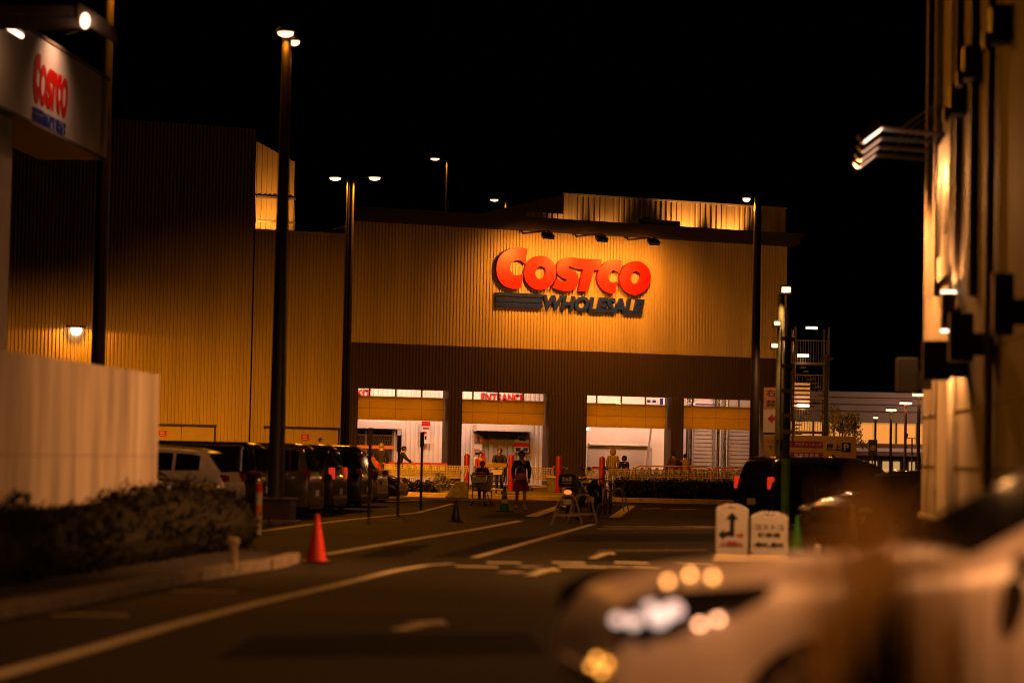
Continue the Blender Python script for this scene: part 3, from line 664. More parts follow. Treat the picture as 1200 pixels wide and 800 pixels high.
t['label'] = 'small spotlight head on the top edge of the gantry sign, over its red letters'
b = MB(); b.box(-.12, .12, -.08, .08, .02, .12); b.build('lamp_head', m_dark, t, bevel=.01); b = MB(); b.box(-.1, .1, .082, .09, .03, .11); b.build('lamp_lens', LAMP_W, t); b = MB(); b.tube([(0, 0, .07), (0, .52, -.1)], .02, 6); b.build('bracket', m_dark, t)
# beams of a canopy frame above
ca = P(-30, 12, 36); cb = P(97, 14, 36); cz = ca.z
cf = thing('canopy_beam', 'brown double beam with a sloping end bracket above the gantry sign', 'beam', (cb.x, 36, 0), 0)
m_beam = M('brown steel beam', (.20, .13, .09), .5, .2, .15)
z1, z2, z3, z4 = [P(60, y, 36).z for y in (8.5, 19, 22.5, 34)]
b = MB(); b.box(ca.x - cb.x - 2, 0, -.15, .15, z2, z1); b.build('upper_beam', m_beam, cf); b = MB(); b.box(ca.x - cb.x - 2, .12, -.15, .15, z4, z3); b.build('lower_beam', m_beam, cf)
e = [P(95, 6, 36), P(133, 31, 36), P(135.5, 51, 36), P(108, 34, 36), P(94, 24, 36)]
b = MB(); b.prism([(p.x - cb.x, p.z) for p in e], [], -.22, .22); b.build('end_bracket', m_beam, cf)
e = P(100, 25, 35.7); b = MB(); b.sphere((e.x - cb.x, -.32, e.z), .07, sc=(1, 1, 1.7)); b.build('lamp_bulb', LAMP_W, cf)
b = MB()
b.tube([(ca.x - cb.x - 1.5, 0, 0), (ca.x - cb.x - 1.5, 0, z4)], .12, 10); b.build('post', m_beam, cf)
# lamps under the gantry light the wall and hedge side
pU = FG.W(-4, -.35, gz0 - .05)

# ================================================================== hedge, kerb island
def leaves(mb, c, rad, n, size, seedf=1.0, shell=.35):
    for _ in range(n):
        while True:
            v = Vector((random.uniform(-1, 1), random.uniform(-1, 1), random.uniform(-1, 1)))
            if 0.05 < v.length <= 1: break
        v = v.normalized() * (shell + (1 - shell) * random.random() ** .5)
        bump = 1 + .18 * math.sin(v.x * 5 + c[0] * 3) * math.sin(v.z * 6 + c[1]) + random.uniform(-.06, .1)
        p = Vector(c) + Vector((v.x * rad[0], v.y * rad[1], v.z * rad[2])) * bump
        if p.z < .02: p.z = random.uniform(.02, .2)
        a = Vector((random.gauss(0, 1), random.gauss(0, 1), random.gauss(0, 1))).normalized(); u = a.orthogonal().normalized(); w_ = a.cross(u); s = size * random.uniform(.6, 1.4)
        mb.add([p - u * s, p - w_ * s * .45, p + u * s, p + w_ * s * .45], [(0, 1, 2, 3)])
hb = MB(); 
path = [(-10, 700), (40, 690), (90, 682), (140, 674), (190, 666), (230, 659), (268, 654)]
hpts = []
for i in range(26):
    k = i / 25 * (len(path) - 1); j = min(int(k), len(path) - 2); f = k - j; hpts.append((path[j][0] + (path[j + 1][0] - path[j][0]) * f, path[j][1] + (path[j + 1][1] - path[j][1]) * f))
for i, (px, py) in enumerate(hpts):
    q = G(px, py); hh = (.86 if px < 150 else .98) + random.uniform(-.06, .08)
    kk = min(1, max(0, px / 200)); rx = .40 + .35 * kk; ry = .5 + .5 * kk; ox, oy = -.2 - .15 * kk, .2 + .9 * kk
    leaves(hb, (q.x + ox + random.uniform(-.1, .1), q.y + oy, hh * .52), (rx, ry, hh * .56), 800, .05)
    hb.sphere((q.x + ox, q.y + oy, hh * .47), .5, 10, 8, (rx * 1.75, ry * 1.75, hh * .98))
tag(hb.build('hedge', m_leaf, recalc=False), 'dark low hedge on the kerbed island in front of the tall concrete wall', 'hedge')
kb_top = [(-60, 716), (0, 707.5), (60, 698.5), (120, 688.5), (180, 677), (235, 667.5)], [(238, 667), (280, 660), (318, 655)], [(320, 655), (338, 651.5), (352, 647)]
for j, tp in enumerate(kb_top):
    mbk = MB(); pts = [G(x, y, .15) for x, y in tp]; vs = []
    for i, p_ in enumerate(pts):
        t_ = (pts[min(i + 1, len(pts) - 1)] - pts[max(i - 1, 0)]).normalized(); n_ = Vector((-t_.y, t_.x, 0)) * .2
        vs += [(p_.x, p_.y, 0), (p_.x, p_.y, .15), (p_.x + n_.x, p_.y + n_.y, .15), (p_.x + n_.x, p_.y + n_.y, 0)]
    m_ = len(pts); fs = [(4 * i + k, 4 * i + (k + 1) % 4, 4 * i + 4 + (k + 1) % 4, 4 * i + 4 + k) for i in range(m_ - 1) for k in range(4)] + [(0, 1, 2, 3), (4 * m_ - 1, 4 * m_ - 2, 4 * m_ - 3, 4 * m_ - 4)]
    mbk.add(vs, fs); tag(mbk.build('kerb', m_kerb, bevel=.02), ['long concrete kerb along the dark hedge', 'short concrete kerb section past the joint at the hedge end', 'rounded end piece of the concrete kerb by the red cone'][j], 'kerb', kind='structure')
soil = MB(); A = [G(x, y, .1) for x, y in ((-60, 714), (120, 686), (235, 665.5), (318, 653.5), (330, 651), (300, 645))]; Bk = [A[-1] + Vector((-2, 3, 0)), A[0] + Vector((-4, 9, 0))]
soil.poly([(p_.x, p_.y, .1) for p_ in A + Bk]); tag(soil.build('planting_bed', M('dark soil', (.02, .014, .009), .95, 0, .4, 6, bump=.6)), 'dark soil of the kerbed island under the hedge', 'soil', kind='structure')
q = G(273, 661, .15); b = MB(); b.lathe([(.05, 0), (.05, .3), (.075, .33), (.075, .38), (.03, .39)], 12); o = b.build('marker_post', m_cream, smooth=40, loc=(q.x, q.y, .1)); tag(o, 'stubby pale marker post on the island kerb at the end of the hedge', 'post')
q = G(258, 640); b = MB(); b.mi = 0; b.lathe([(.07, 0), (.07, .38)], 12); b.mi = 1; b.lathe([(.07, .381), (.07, .56)], 12); b.mi = 0; b.lathe([(.07, .561), (.065, .8)], 12); b.mi = 2; b.lathe([(.065, .801), (.06, .97), (.02, .99)], 12)
o = b.build('marker_post', [m_cream, m_orange, m_redplastic], smooth=40, loc=(q.x, q.y + 6, 0)); tag(o, 'red and cream banded marker post rising behind the hedge by the parked cars', 'post')

# ================================================================== cones
def cone(label, px, py, h, mat, group='traffic cones', bands=None, base=m_black, rb=None):
    q = G(px, py); t = thing('traffic_cone', label, 'traffic cone', (q.x, q.y, 0), random.uniform(-.3, .3), group); rb = rb or h * .21
    b = MB(); b.lathe([(rb, .03), (rb * .95, .06), (rb * .2, h * .93), (rb * .17, h * .985), (rb * .05, h)], 20); b.build('cone_body', mat, t, smooth=40)
    b = MB(); b.lathe([(rb * 1.1, .0), (rb * 1.1, .03)], 20); k = rb * 1.35; b.box(-k, k, -k, k, .004, .032); b.build('base', base, t)
    if bands:
        for (u0, u1, mt) in bands:
            r_ = lambda u: rb * .95 + (rb * .2 - rb * .95) * (u * h - .06) / (h * .93 - .06) + .004
            b = MB(); b.lathe([(r_(u0), u0 * h), (r_(u1), u1 * h)], 20); b.build('band', mt, t, smooth=40)
    return t
m_green = M('green cone plastic', (.02, .22, .03), .4, 0, .12, 8); m_ochre = M('ochre cone plastic', (.42, .27, .05), .5, 0, .15, 6)
cone('bright red traffic cone at the end of the hedge kerb', 370.5, 659, .70, m_redplastic)
cone('small dark traffic cone on the car park, unlit, in front of the shopping trolley', 534, 611, .55, m_black)
cone('little green cone with pale bands between the trolley and the walking person', 591, 599.5, .72, m_green, bands=[(.35, .5, m_signwhite), (.62, .78, m_tan), (.85, .97, m_black)])
cone('bright green traffic cone beside the two white standing signs', 933.5, 650, .68, m_green)
cone('tall ochre traffic cone in front of the dark sedan', 997, 668, .98, m_ochre, rb=.14)
for k, (px, py, h, mt) in enumerate(((957, 661, .33, m_signwhite), (931, 662, .14, m_signwhite))):
    q = G(px, py + 4); b = MB(); b.lathe([(.05, 0), (.05, h), (.02, h + .02)], 12); o = b.build('marker_post', mt, smooth=40, loc=(q.x, q.y, 0)); tag(o, ['short pinkish white marker post to the right of the green cone', 'very short white stub at the foot of the green cone'][k], 'post')

# ================================================================== standing signs
def standing_sign(label, pxl, pxr, ytop, yfoot, draw):
    pc = (pxl + pxr) / 2; q = G(pc, yfoot); s = F / q.y; W_ = (pxr - pxl) / s; H = (yfoot - ytop) / s
    t = thing('standing_sign', label, 'sign', (q.x, q.y, 0), ROLL * 0, 'white standing signs'); hw = W_ / 2
    b = MB(); arc = [(-hw, .13), (-hw, H - .09), (-hw + .06, H - .05), (-hw * .4, H - .01), (hw * .4, H - .01), (hw - .06, H - .05), (hw, H - .09), (hw, .13), (hw - .05, .09), (-hw + .05, .09)]
    slot = [(-hw * .3, H - .075), (hw * .3, H - .075), (hw * .22, H - .05), (-hw * .22, H - .05)]
    b.prism(arc, [slot], -.045, .045); b.build('board', m_signwhite, t, bevel=.012)
    b = MB(); b.box(-hw + .06, hw - .06, -.052, -.0455, .24, H - .13); b.build('sign_face', m_signwhite, t)
    b = MB(); k = hw * 1.02; b.add([(-k * 1.18, -.22, 0), (k, -.22, 0), (k, .22, 0), (-k * 1.18, .22, 0), (-k, -.06, .1), (k * .98, -.06, .1), (k * .98, .06, .1), (-k, .06, .1)], [(0, 3, 2, 1), (4, 5, 6, 7), (0, 1, 5, 4), (1, 2, 6, 5), (2, 3, 7, 6), (3, 0, 4, 7)]); b.build('foot', m_cream, t, bevel=.01)
    draw(t, hw, H)
YF = -.0545
def draw1(t, hw, H):
    b = MB(); cx = -.0 * hw
    b.prism([(cx - .035, H * .42), (cx + .04, H * .42), (cx + .04, H * .72), (cx + .1, H * .72), (cx, H * .85), (cx - .1, H * .72), (cx - .035, H * .72)], [], YF, YF + .004)
    b.prism([(-hw * .82, H * .45), (-hw * .5, H * .35), (-hw * .5, H * .40), (cx - .036, H * .44), (cx - .036, H * .52), (-hw * .5, H * .49), (-hw * .5, H * .55)], [], YF, YF + .004)
    b.build('black_arrow', m_black, t)
    b = MB(); b.prism([(hw * .74, H * .44), (hw * .55, H * .38), (hw * .55, H * .42), (hw * .3, H * .42), (hw * .3, H * .46), (hw * .55, H * .46), (hw * .55, H * .5)], [], YF, YF + .004)
    text_into(b, '入場禁止', -hw * .72, hw * .72, H * .26, H * .34, YF, .004, .02); b.build('red_writing', m_red, t)
def draw2(t, hw, H):
    b = MB(); text_into(b, 'コストコ', -hw * .78, hw * .75, H * .62, H * .73, YF, .004, .03); text_into(b, '駐車場', -hw * .62, hw * .58, H * .47, H * .57, YF, .004, .03)
    for x in (-hw * .42, hw * .42): b.prism([(x - hw * .36, H * .33), (x - hw * .12, H * .27), (x - hw * .12, H * .31), (x + hw * .32, H * .31), (x + hw * .32, H * .35), (x - hw * .12, H * .35), (x - hw * .12, H * .39)], [], YF, YF + .004)
    b.build('black_writing', m_black, t)
standing_sign('white standing sign with a tall black up arrow and red writing', 838, 875.5, 590, 656, draw1)
standing_sign('white standing sign with black katakana and two left arrows', 879, 922.5, 599, 656.5, draw2)

# ================================================================== tall thin sign posts by the cars
for k, (px, yt, yf) in enumerate(((432, 501, 606), (466, 510, 604), (493, 506, 597))):
    q = G(px, yf); Y = q.y; H = P(px, yt, Y).z; t = thing('slim_post', ['nearest slim post with a little plate beside the parked cars', 'middle slim post with a dark plate beside the parked cars', 'farthest slim post with a dark plate, in front of the store trolleys'][k], 'post', (q.x, Y, 0), 0, 'slim posts along the parking row')
    b = MB(); b.tube([(0, 0, 0), (0, 0, H)], .038, 10); b.build('pole', m_pole, t, smooth=40); b = MB(); b.box(-.06, .06, -.055, -.04, H - .42, H); b.build('plate', m_dark if k else m_beam, t)

# ================================================================== right-hand building
r_0 = P(1079.5, 601.5, 39.0)
FR = Frame((r_0.x, r_0.y), R(90) - DR); rp = FR.pix
m_rwall = M('ochre rendered wall', (.42, .35, .24), .75, 0, .14, .9, bump=.15, bscale=25)
m_rpale = M('pale rendered panel', (.58, .50, .36), .6, 0, .08, 1.2)
rb_ = thing('side_building', 'tall ochre walled building along the right edge with a pale door bay', 'building', FR.o, FR.ang)
HB = 13.5; xq = rp(1127, 500)[0]
b = MB(); b.box(-26, 0, -9, 0, 0, HB); b.build('wall', m_rwall, rb_)
zl = rp(1108, 608)[1]
b = MB(); b.box(-26, .04, .001, .05, zl - .06, zl + .02); b.build('ledge', m_cream, rb_)
b = MB(); 
for yy in (547, 485, 430): zz = rp(1105, yy)[1]; b.box(-26, -.02, .001, .006, zz - .012, zz + .012)
b.build('joint_line', m_dark, rb_)
xa, z0_ = rp(1097, 609, .02); xb, z1_ = rp(1115, 455, .02)
b = MB(); b.box(xb, xa, .001, .03, zl + .03, rp(1106, 445)[1]); d = b.build('door', m_rpale, rb_, bevel=.006)
b = MB()
for yy in (482, 563): zz = rp(1118, yy)[1]; b.box(xb - .16, xb + .02, .031, .07, zz - .1, zz + .1)
b.build('hinge', m_dark, d); zz = rp(1098, 571)[1]; b = MB(); b.box(xa - .12, xa - .02, .031, .09, zz - .03, zz + .05); b.build('handle', m_chrome, d)
b = MB(); b.box(xb - .09, xb - .02, .001, .05, zl + .03, rp(1106, 445)[1]); b.build('door_frame', m_rwall, d); b = MB(); b.box(xa + .02, xa + .1, .001, .05, zl + .03, rp(1106, 445)[1]); b.build('door_frame', m_rwall, d)
for px in (1166, 1121): 
    xx = rp(px, 450)[0]; b = MB(); b.tube([(xx, .08, .1), (xx, .08, HB)], .055, 10); b.build('downpipe', m_rpale, rb_, smooth=40)
for px in (1094, 1104, 1128, 1146): 
    xx = rp(px, 100)[0]; b = MB(); b.box(xx - .09, xx + .09, .001, .1, rp(px, 345)[1], HB); b.build('pilaster', m_rwall, rb_)
# small vents / brackets high on the wall
for (px, py) in ((1131, 118), (1148, 75), (1182, 30)):
    xx, zz = rp(px, py); b = MB(); b.box(xx - .18, xx + .18, .001, .22, zz - .22, zz + .22); b.box(xx - .1, xx + .1, .22, .3, zz - .3, zz - .1); b.build('wall_vent', m_dark, rb_, bevel=.02)
# banner panel lit by the floods
xa, zt_ = rp(1097, 175, .06); xb, zb__ = rp(1112, 330, .06)
bn = thing('wall_banner', 'narrow pale banner with dark marks on the right building, lit from the arms above', 'banner', FR.W((xa + xb) / 2, .02, 0), FR.ang); hw = (xa - xb) / 2
b = MB(); b.box(-hw, hw, .0, .04, rp(1104, 330)[1], rp(1104, 172)[1]); b.build('banner_panel', M('pale banner', (.66, .60, .5), .6, 0, .06, 2), bn)
b = MB(); z_ = rp(1104, 275)[1]; b.box(hw * .2, hw * .7, .041, .05, z_ - .35, z_ + .75); b.box(-hw * .8, -hw * .3, .041, .05, z_ - .1, z_ + .9); b.build('dark_mark', m_black, bn)
# flood arms
for k, (pxw, pyw, pxe, pye) in enumerate(((1107, 158, 1030, 150), (1101, 167, 1029, 162), (1096, 177, 1026, 172), (1091, 187, 1023, 181))):
    xw, zw_ = rp(pxw, pyw); pw = FR.W(xw, 0, zw_); pe = P(pxe, pye, pw.y - .05); v = pe - pw; vl = FR.b.dot(v), FR.a.dot(v), v.z
    t = thing('arm_floodlight', 'floodlight on a long arm from the right building, number %s from the top of the row of four' % ['one', 'two', 'three', 'four'][k], 'floodlight', pw, FR.ang, 'four arm floodlights on the right building')
    t['label'] = ['floodlight on the uppermost of the four long arms from the right building', 'floodlight on the second arm down of the four from the right building', 'floodlight on the third arm down of the four from the right building', 'floodlight on the lowest of the four long arms from the right building'][k]
    e = Vector((vl[1], vl[0], vl[2])); b = MB(); b.tube([(0, 0, 0), tuple(e)], .04, 8); b.tube([(0, 0, .55), tuple(e * .7)], .008, 5); b.build('arm', m_rpale, t)
    b = MB(); b.xf = Matrix.Translation(e + Vector((0, .12, -.08))) @ Matrix.Rotation(R(-38), 4, 'X'); b.box(-.16, .16, -.19, .19, -.04, .09); b.build('lamp_head', m_dark, t, bevel=.02)
    b = MB(); b.xf = Matrix.Translation(e + Vector((0, .12, -.08))) @ Matrix.Rotation(R(-38), 4, 'X'); b.box(-.12, .12, -.16, .16, -.056, -.042); b.build('lamp_lens', LAMP_W if k == 0 else EM('dim lamp lens', (1, .5, .3), .9), t)
    src = pw + FR.a * e.x + FR.b * (e.y + .1) + Vector((0, 0, e.z - .22)); tgt = FR.W(xw + .2, 0, 4.0); light('arm_flood_light', 'SPOT', src, 9, (1, .38, .12), .08, 75, .9, tgt - src)
    if k == 1: light('arm_flood_wide', 'SPOT', src + FR.b * .15, 2300, (1, .38, .11), .1, 142, .4, Vector((-.22, .28, -1)))
    if k == 3: light('arm_flood_back', 'SPOT', src + FR.b * .15, 1100, (1, .38, .11), .1, 125, .6, Vector((.3, -.75, -1)))
    if k == 0: light('arm_flood_spill', 'SPOT', src + FR.b * .2, 6200, (1, .36, .10), .1, 54, .8, Vector((-10, -2.4, -3.9)))
# dark box lanterns down the wall
for k, (xc, yc, hpx, wpx) in enumerate(((1190, 357, 73, 24), (1136, 396, 57, 28), (1104, 423, 46, 32), (1070, 440, 40, 24))):
    xw, zc = rp(xc + wpx * .9, yc); pw = FR.W(xw, 0, zc); s = F / pw.y; hh = hpx / s / 2; pj = min(.62, wpx / s)
    t = thing('wall_box', 'black box on a bracket from the right building', 'box', pw, FR.ang, 'black boxes bracketed off the right building')
    t['label'] = ['black bracketed box cut by the right edge of the picture', 'black bracketed box on the right building, right of the lit wall sconce', 'black bracketed box on the right building, left of the lit wall sconce', 'farthest and dimmest bracketed box, off the far corner of the right building'][k]
    b = MB(); b.box(-.09, .09, .22, .22 + pj, -hh, hh); b.build('box', m_black, t, bevel=.01); b = MB(); b.box(-.04, .04, 0, .22, -.22, .06); b.build('bracket', m_black, t); 
# sconce
xs_, zs_ = rp(1113, 365, .15); ps = FR.W(xs_, 0, 0)
t = thing('wall_sconce', 'cylinder sconce on the right building glowing at both ends', 'lamp', FR.W(xs_, .0, zs_), FR.ang)
b = MB(); b.lathe([(.1, -.25), (.1, .25)], 16, (0, .17, 0)); b.box(-.03, .03, 0, .08, -.05, .05); b.build('housing', m_beam, t, smooth=40)
for z in (-.285, .25): b = MB(); b.lathe([(.105, z), (.105, z + .035)], 16, (0, .17, 0)); b.build('lamp_ring', LAMP_W, t, smooth=40)
light('sconce_up', 'SPOT', FR.W(xs_, .17, zs_ + .33), 60, PEACH, .04, 110, .6, (0, 0, 1)); light('sconce_down', 'SPOT', FR.W(xs_, .17, zs_ - .33), 260, (1, .40, .12), .04, 150, .6, (0, 0, -1))

# ================================================================== green poles
q = PX(911.5, 60, 0); gpz = P(916, 345, 60).z
t = thing('green_pole', 'pale green pole with box floodlights, left of the pole with rungs', 'pole', (q.x, 60, 0), 0)
b = MB(); m_gp = M('pale green paint', (.40, .48, .22), .45, .1, .15, 3); b.tube([(0, 0, 0), (0, 0, P(912, 512, 60).z), (0, 0, gpz)], [.115, .11, .085], 14); b.build('pole', m_gp, t, smooth=40)
b = MB(); b.tube([(0, 0, P(912, 515, 60).z), (0, 0, P(912, 511, 60).z)], .135, 14); b.build('collar', m_gp, t)
for k, (px, py, sz, pw_) in enumerate(((921, 339.5, .15, 700), (910.5, 379, .1, 120), (907.5, 405, .1, 120))):
    e = P(px, py, 59.8) - Vector((q.x, 60, 0)); b = MB(); b.box(e.x - sz, e.x + sz, e.y - .05, e.y + .2, e.z - sz * .75, e.z + sz * .75); h = b.build('floodlight', m_dark, t, bevel=.01)
    b = MB(); b.box(e.x - sz * .7, e.x + sz * .7, e.y - .07, e.y - .051, e.z - sz * .42, e.z + sz * .42); b.build('lamp_lens', LAMP_EM, h)
    b = MB(); b.tube([(0, 0, min(gpz, e.z - .1)), (e.x, e.y + .1, e.z)], .02, 6); b.build('bracket', m_dark, h)
    p_ = Vector((q.x, 60, 0)) + e + Vector((0, -.15, 0)); light('pole_flood_light', 'SPOT', p_, pw_ * .35, PEACH, .1, 165, .4, (-.15, -.7, -.7))
q2 = PX(920, 58.5, 0); H2 = P(926, 364, 58.5).z
t = thing('green_pole', 'dark green pole banded by climbing rungs between two orange rails', 'pole', (q2.x, 58.5, 0), 0)
b = MB(); b.tube([(0, 0, 0), (0, 0, 1.65)], .11, 14); b.build('base_sleeve', M('bright green paint', (.20, .50, .06), .45, 0, .15, 3), t, smooth=40)
b = MB(); b.tube([(0, 0, 1.651), (0, 0, H2)], .085, 14); b.build('pole', M('dark green paint', (.035, .09, .03), .5, 0, .15), t, smooth=40)
b = MB(); b.tube([(0, 0, P(926, 395, 58.5).z), (0, 0, H2 + .01)], .09, 14); b.build('pole_cap', m_gp, t, smooth=40)
zr0 = P(923, 522, 58.5).z
for sx in (-.155, .155): b = MB(); b.box(sx - .02, sx + .02, -.03, .03, zr0, P(926, 386, 58.5).z); b.build('rail', M('orange rail', (.55, .25, .05), .5, 0, .1), t)
for yy in (397, 429, 458, 487, 506): zz = P(924, yy, 58.5).z; b = MB(); b.box(-.155, .155, -.11, -.07, zz - .05, zz + .05); b.build('rung', m_cream, t)
# ================================================================== parking board and turn sign
FS = 74.0
def ps(px, py): q = P(px, py, FS); return q.x, q.z
x0, z1 = ps(895, 509); x1, z0 = ps(1003, 546); cx = (x0 + x1) / 2
m_board = M('yellow board face', (.52, .34, .07), .5, 0, .06, 3); m_dred = M('dark red strip', (.32, .008, .004), .5)
t = thing('parking_board', 'wide cream parking board with red strips and a black P box, behind the black minivan', 'sign', (cx, FS, 0), -.02)
b = MB(); b.box(x0 - cx, x1 - cx, -.04, .04, z0, z1); b.build('board', m_board, t, bevel=.006)
def put(body, pxa, pya, pxb, pyb, mt, name, bold=.02):
    a, zt_ = ps(pxa, pya); e, zb_ = ps(pxb, pyb); m_ = MB(); text_into(m_, body, a - cx, e - cx, zb_, zt_, -.05, .009, bold); return m_.build(name, mt, t)
def plate(pxa, pya, pxb, pyb, mt, name, yf=-.045):
    a, zt_ = ps(pxa, pya); e, zb_ = ps(pxb, pyb); m_ = MB(); m_.box(a - cx, e - cx, yf, yf + .004, zb_, zt_); return m_.build(name, mt, t)
plate(925, 516.5, 964, 524.5, m_dred, 'red_strip'); put('ah アカチャンホンポ', 926.5, 518, 962.5, 523, m_cream, 'strip_writing'); plate(926, 529.5, 964, 537, m_dred, 'red_strip')
for k in range(5): plate(931 + 6 * k, 531, 935 + 6 * k, 535, m_cream, 'strip_writing', -.05)
put('屋上', 968, 519.5, 985, 528, m_black, 'black_writing'); plate(986, 518.5, 996.5, 529.5, m_black, 'black_box'); put('P', 988.5, 520, 994.5, 528, m_cream, 'box_letter', .03)
put('この先', 899, 514, 913, 519, m_beam, 'small_writing'); put('でき', 900, 521, 911, 526.5, m_beam, 'small_writing')
for xx in (976, 895): m_ = MB(); a, zt_ = ps(xx - 8, 532); e, zb_ = ps(xx + 8, 541); m_.prism([(max(a, x0) - cx, zb_), (e - cx, zb_), (max(x0, (a + e) / 2) - cx, zt_)], [], -.05, -.042); m_.build('black_arrow', m_black, t)
for xx in (.25, 2.6): m_ = MB(); m_.box(x0 - cx + xx - .04, x0 - cx + xx + .04, .041, .12, 0, z1 - .05); m_.build('post', m_dark, t)
x0, z1 = ps(896, 453.5); x1, z0 = ps(925, 507); zm = ps(900, 479.5)[1]; cx2 = (x0 + x1) / 2
t2 = thing('turn_sign', 'tall sign, orange with black characters above and white with a red left arrow below', 'sign', (cx2, FS + .2, 0), -.02)
b = MB(); b.box(x0 - cx2, x1 - cx2, -.03, .03, zm, z1); b.build('upper_board', M('orange sign face', (.62, .28, .06), .5), t2); b = MB(); b.box(x0 - cx2, x1 - cx2, -.03, .03, z0, zm - .003); b.build('lower_board', m_signwhite, t2)
b = MB(); a, h1 = ps(898.5, 455.5); e, h0 = ps(922, 465); text_into(b, '右折', a - cx2, e - cx2, h0, h1, -.036, .005, .02); a, h1 = ps(898.5, 468); e, h0 = ps(922, 477.5); text_into(b, '禁止', a - cx2, e - cx2, h0, h1, -.036, .005, .02); b.build('black_writing', m_black, t2)
b = MB(); a, h1 = ps(900, 484.5); e, h0 = ps(920, 496.5); hm = (h0 + h1) / 2; a -= cx2; e -= cx2; k = (h1 - h0); b.prism([(a, hm), (a + k * .55, h1), (a + k * .55, hm + k * .2), (e, hm + k * .2), (e, hm - k * .2), (a + k * .55, hm - k * .2), (a + k * .55, h0)], [], -.036, -.031); b.build('red_arrow', m_red, t2)
for xx in (x0 - cx2 + .1, x1 - cx2 - .1): m_ = MB(); m_.box(xx - .03, xx + .03, .031, .09, 0, z1 - .1); m_.build('post', m_dark, t2)
for (px, nm) in ((902, 0), (945, 1)):
    p_ = P(px, 500 if nm == 0 else 506, FS - 1.5); light('board_light', 'SPOT', p_ + Vector((0, -2.0, 1.8)), (70 if nm == 0 else 38), PEACH, .1, 120, .7, Vector((0, 1, -.6)))

# ================================================================== steel staircase by the store corner
YS = 121.0
def pst(px, py): q = P(px, py, YS); return q.x, q.z
x0, _ = pst(928, 500); x1, _ = pst(967, 500); cx = (x0 + x1) / 2
t = thing('steel_staircase', 'dark outdoor steel staircase with railings beside the right corner of the store', 'staircase', (cx, YS, 0), 0)
zt_ = pst(940, 384)[1]; hw = (x1 - x0) / 2
for xx in (-hw, hw, ): 
    for yy in (-.9, .9): b = MB(); b.box(xx - .05, xx + .05, yy - .05, yy + .05, 0, zt_); b.build('post', m_dark, t)
lev = [0, pst(940, 505)[1], pst(940, 465)[1], pst(940, 425)[1]]
for i in range(1, 4):
    b = MB(); b.box(-hw, hw, -.9, .9, lev[i] - .12, lev[i]); b.build('landing', m_dark, t)
    b = MB(); x = -hw
    while x < hw: b.box(x - .012, x + .012, -.95, -.92, lev[i], lev[i] + 1.05); x += .13
    b.box(-hw, hw, -.97, -.91, lev[i] + 1.05, lev[i] + 1.1); b.build('railing', m_dark, t)
for i in range(3):
    b = MB(); n = 9; s = 1 if i % 2 else -1
    for k in range(n): zz = lev[i] + (lev[i + 1] - lev[i]) * (k + .5) / n; xx = s * (-hw * .8 + 1.6 * hw * k / n); b.box(xx - .12, xx + .12, -.7, .7, zz, zz + .06)
    b.build('flight', m_dark, t)
b = MB()
for k in range(6): zz = pst(935, 452 + k * 5)[1]; b.box(-hw - .1, -hw + .75, -1.02, -.97, zz, zz + .12)
b.build('louvre', m_signwhite, t)
for (px, py) in ((948, 385.5), (938, 417.5), (938, 475.5)):
    a = pst(px, py); b = MB(); b.box(a[0] - cx - .28, a[0] - cx + .28, -1.15, -1.02, a[1] - .06, a[1] + .06); b.build('tube_lamp', LAMP_W if py > 400 else LAMP_EM, t)
    light('stair_light', 'POINT', (a[0], YS - 1.3, a[1] - .15), 22, PEACH, .1)
for k, (px, py) in enumerate(((944, 455), )): pass
# ================================================================== far shop, lamps and tree
YB = 175.0
def pb_(px, py): q = P(px, py, YB); return q.x, q.z
x0, z1 = pb_(930, 457.5); x1, _ = pb_(1240, 460); zg1 = pb_(1020, 495)[1]; zg0 = pb_(1020, 519)[1]; cx = (x0 + x1) / 2
t = thing('far_shop', 'grey shop in the distance with a long glowing orange window band', 'building', (cx, YB, 0), -.02); hw = (x1 - x0) / 2
m_grey = M('grey cladding', (.27, .245, .23), .6, 0, .08, .3)
b = MB(); b.box(-hw, hw, 0, 14, zg1, z1); b.box(-hw, hw, 0, 14, 0, zg0 - .9); b.build('wall', m_grey, t)
b = MB()
for yy in (466, 474, 482): zz = pb_(1020, yy)[1]; b.box(-hw, hw, -.03, -.003, zz - .04, zz + .04)
b.build('joint_line', m_dark, t)
b = MB(); b.box(-hw, hw, .3, 13.5, zg0, zg1 - .01); b.build('lit_window', EM('lit shop window', (1, .40, .075), .62), t)
b = MB(); x = -hw
while x < hw: b.box(x - .06, x + .06, .1, .29, zg0, zg1); x += 1.5
b.build('mullion', m_dark, t)
b = MB(); b.box(-hw, hw, -1.2, -.02, zg0 - .9, zg0 - .02); b.build('canopy', m_beam, t); b = MB(); b.box(-hw, hw, -1.25, -1.21, zg0 - .6, zg0 - .35); b.build('canopy_trim', m_signwhite, t)
random.seed(3)
x = -hw
while x < hw: b = MB(); b.box(x, x + random.uniform(.2, .6), -.06, -.004, zg0 - 2.4, zg0 - 1.3); b.build('shop_window', EM('shop display', (1, .55, .2), .55), t); x += random.uniform(.7, 1.2)
light('far_shop_light', 'SPOT', (cx + 3, YB - 9, 8.5), 2600, WARM, .3, 170, .3, Vector((0, 1, -.15)))
m_lampw = LAMP_W
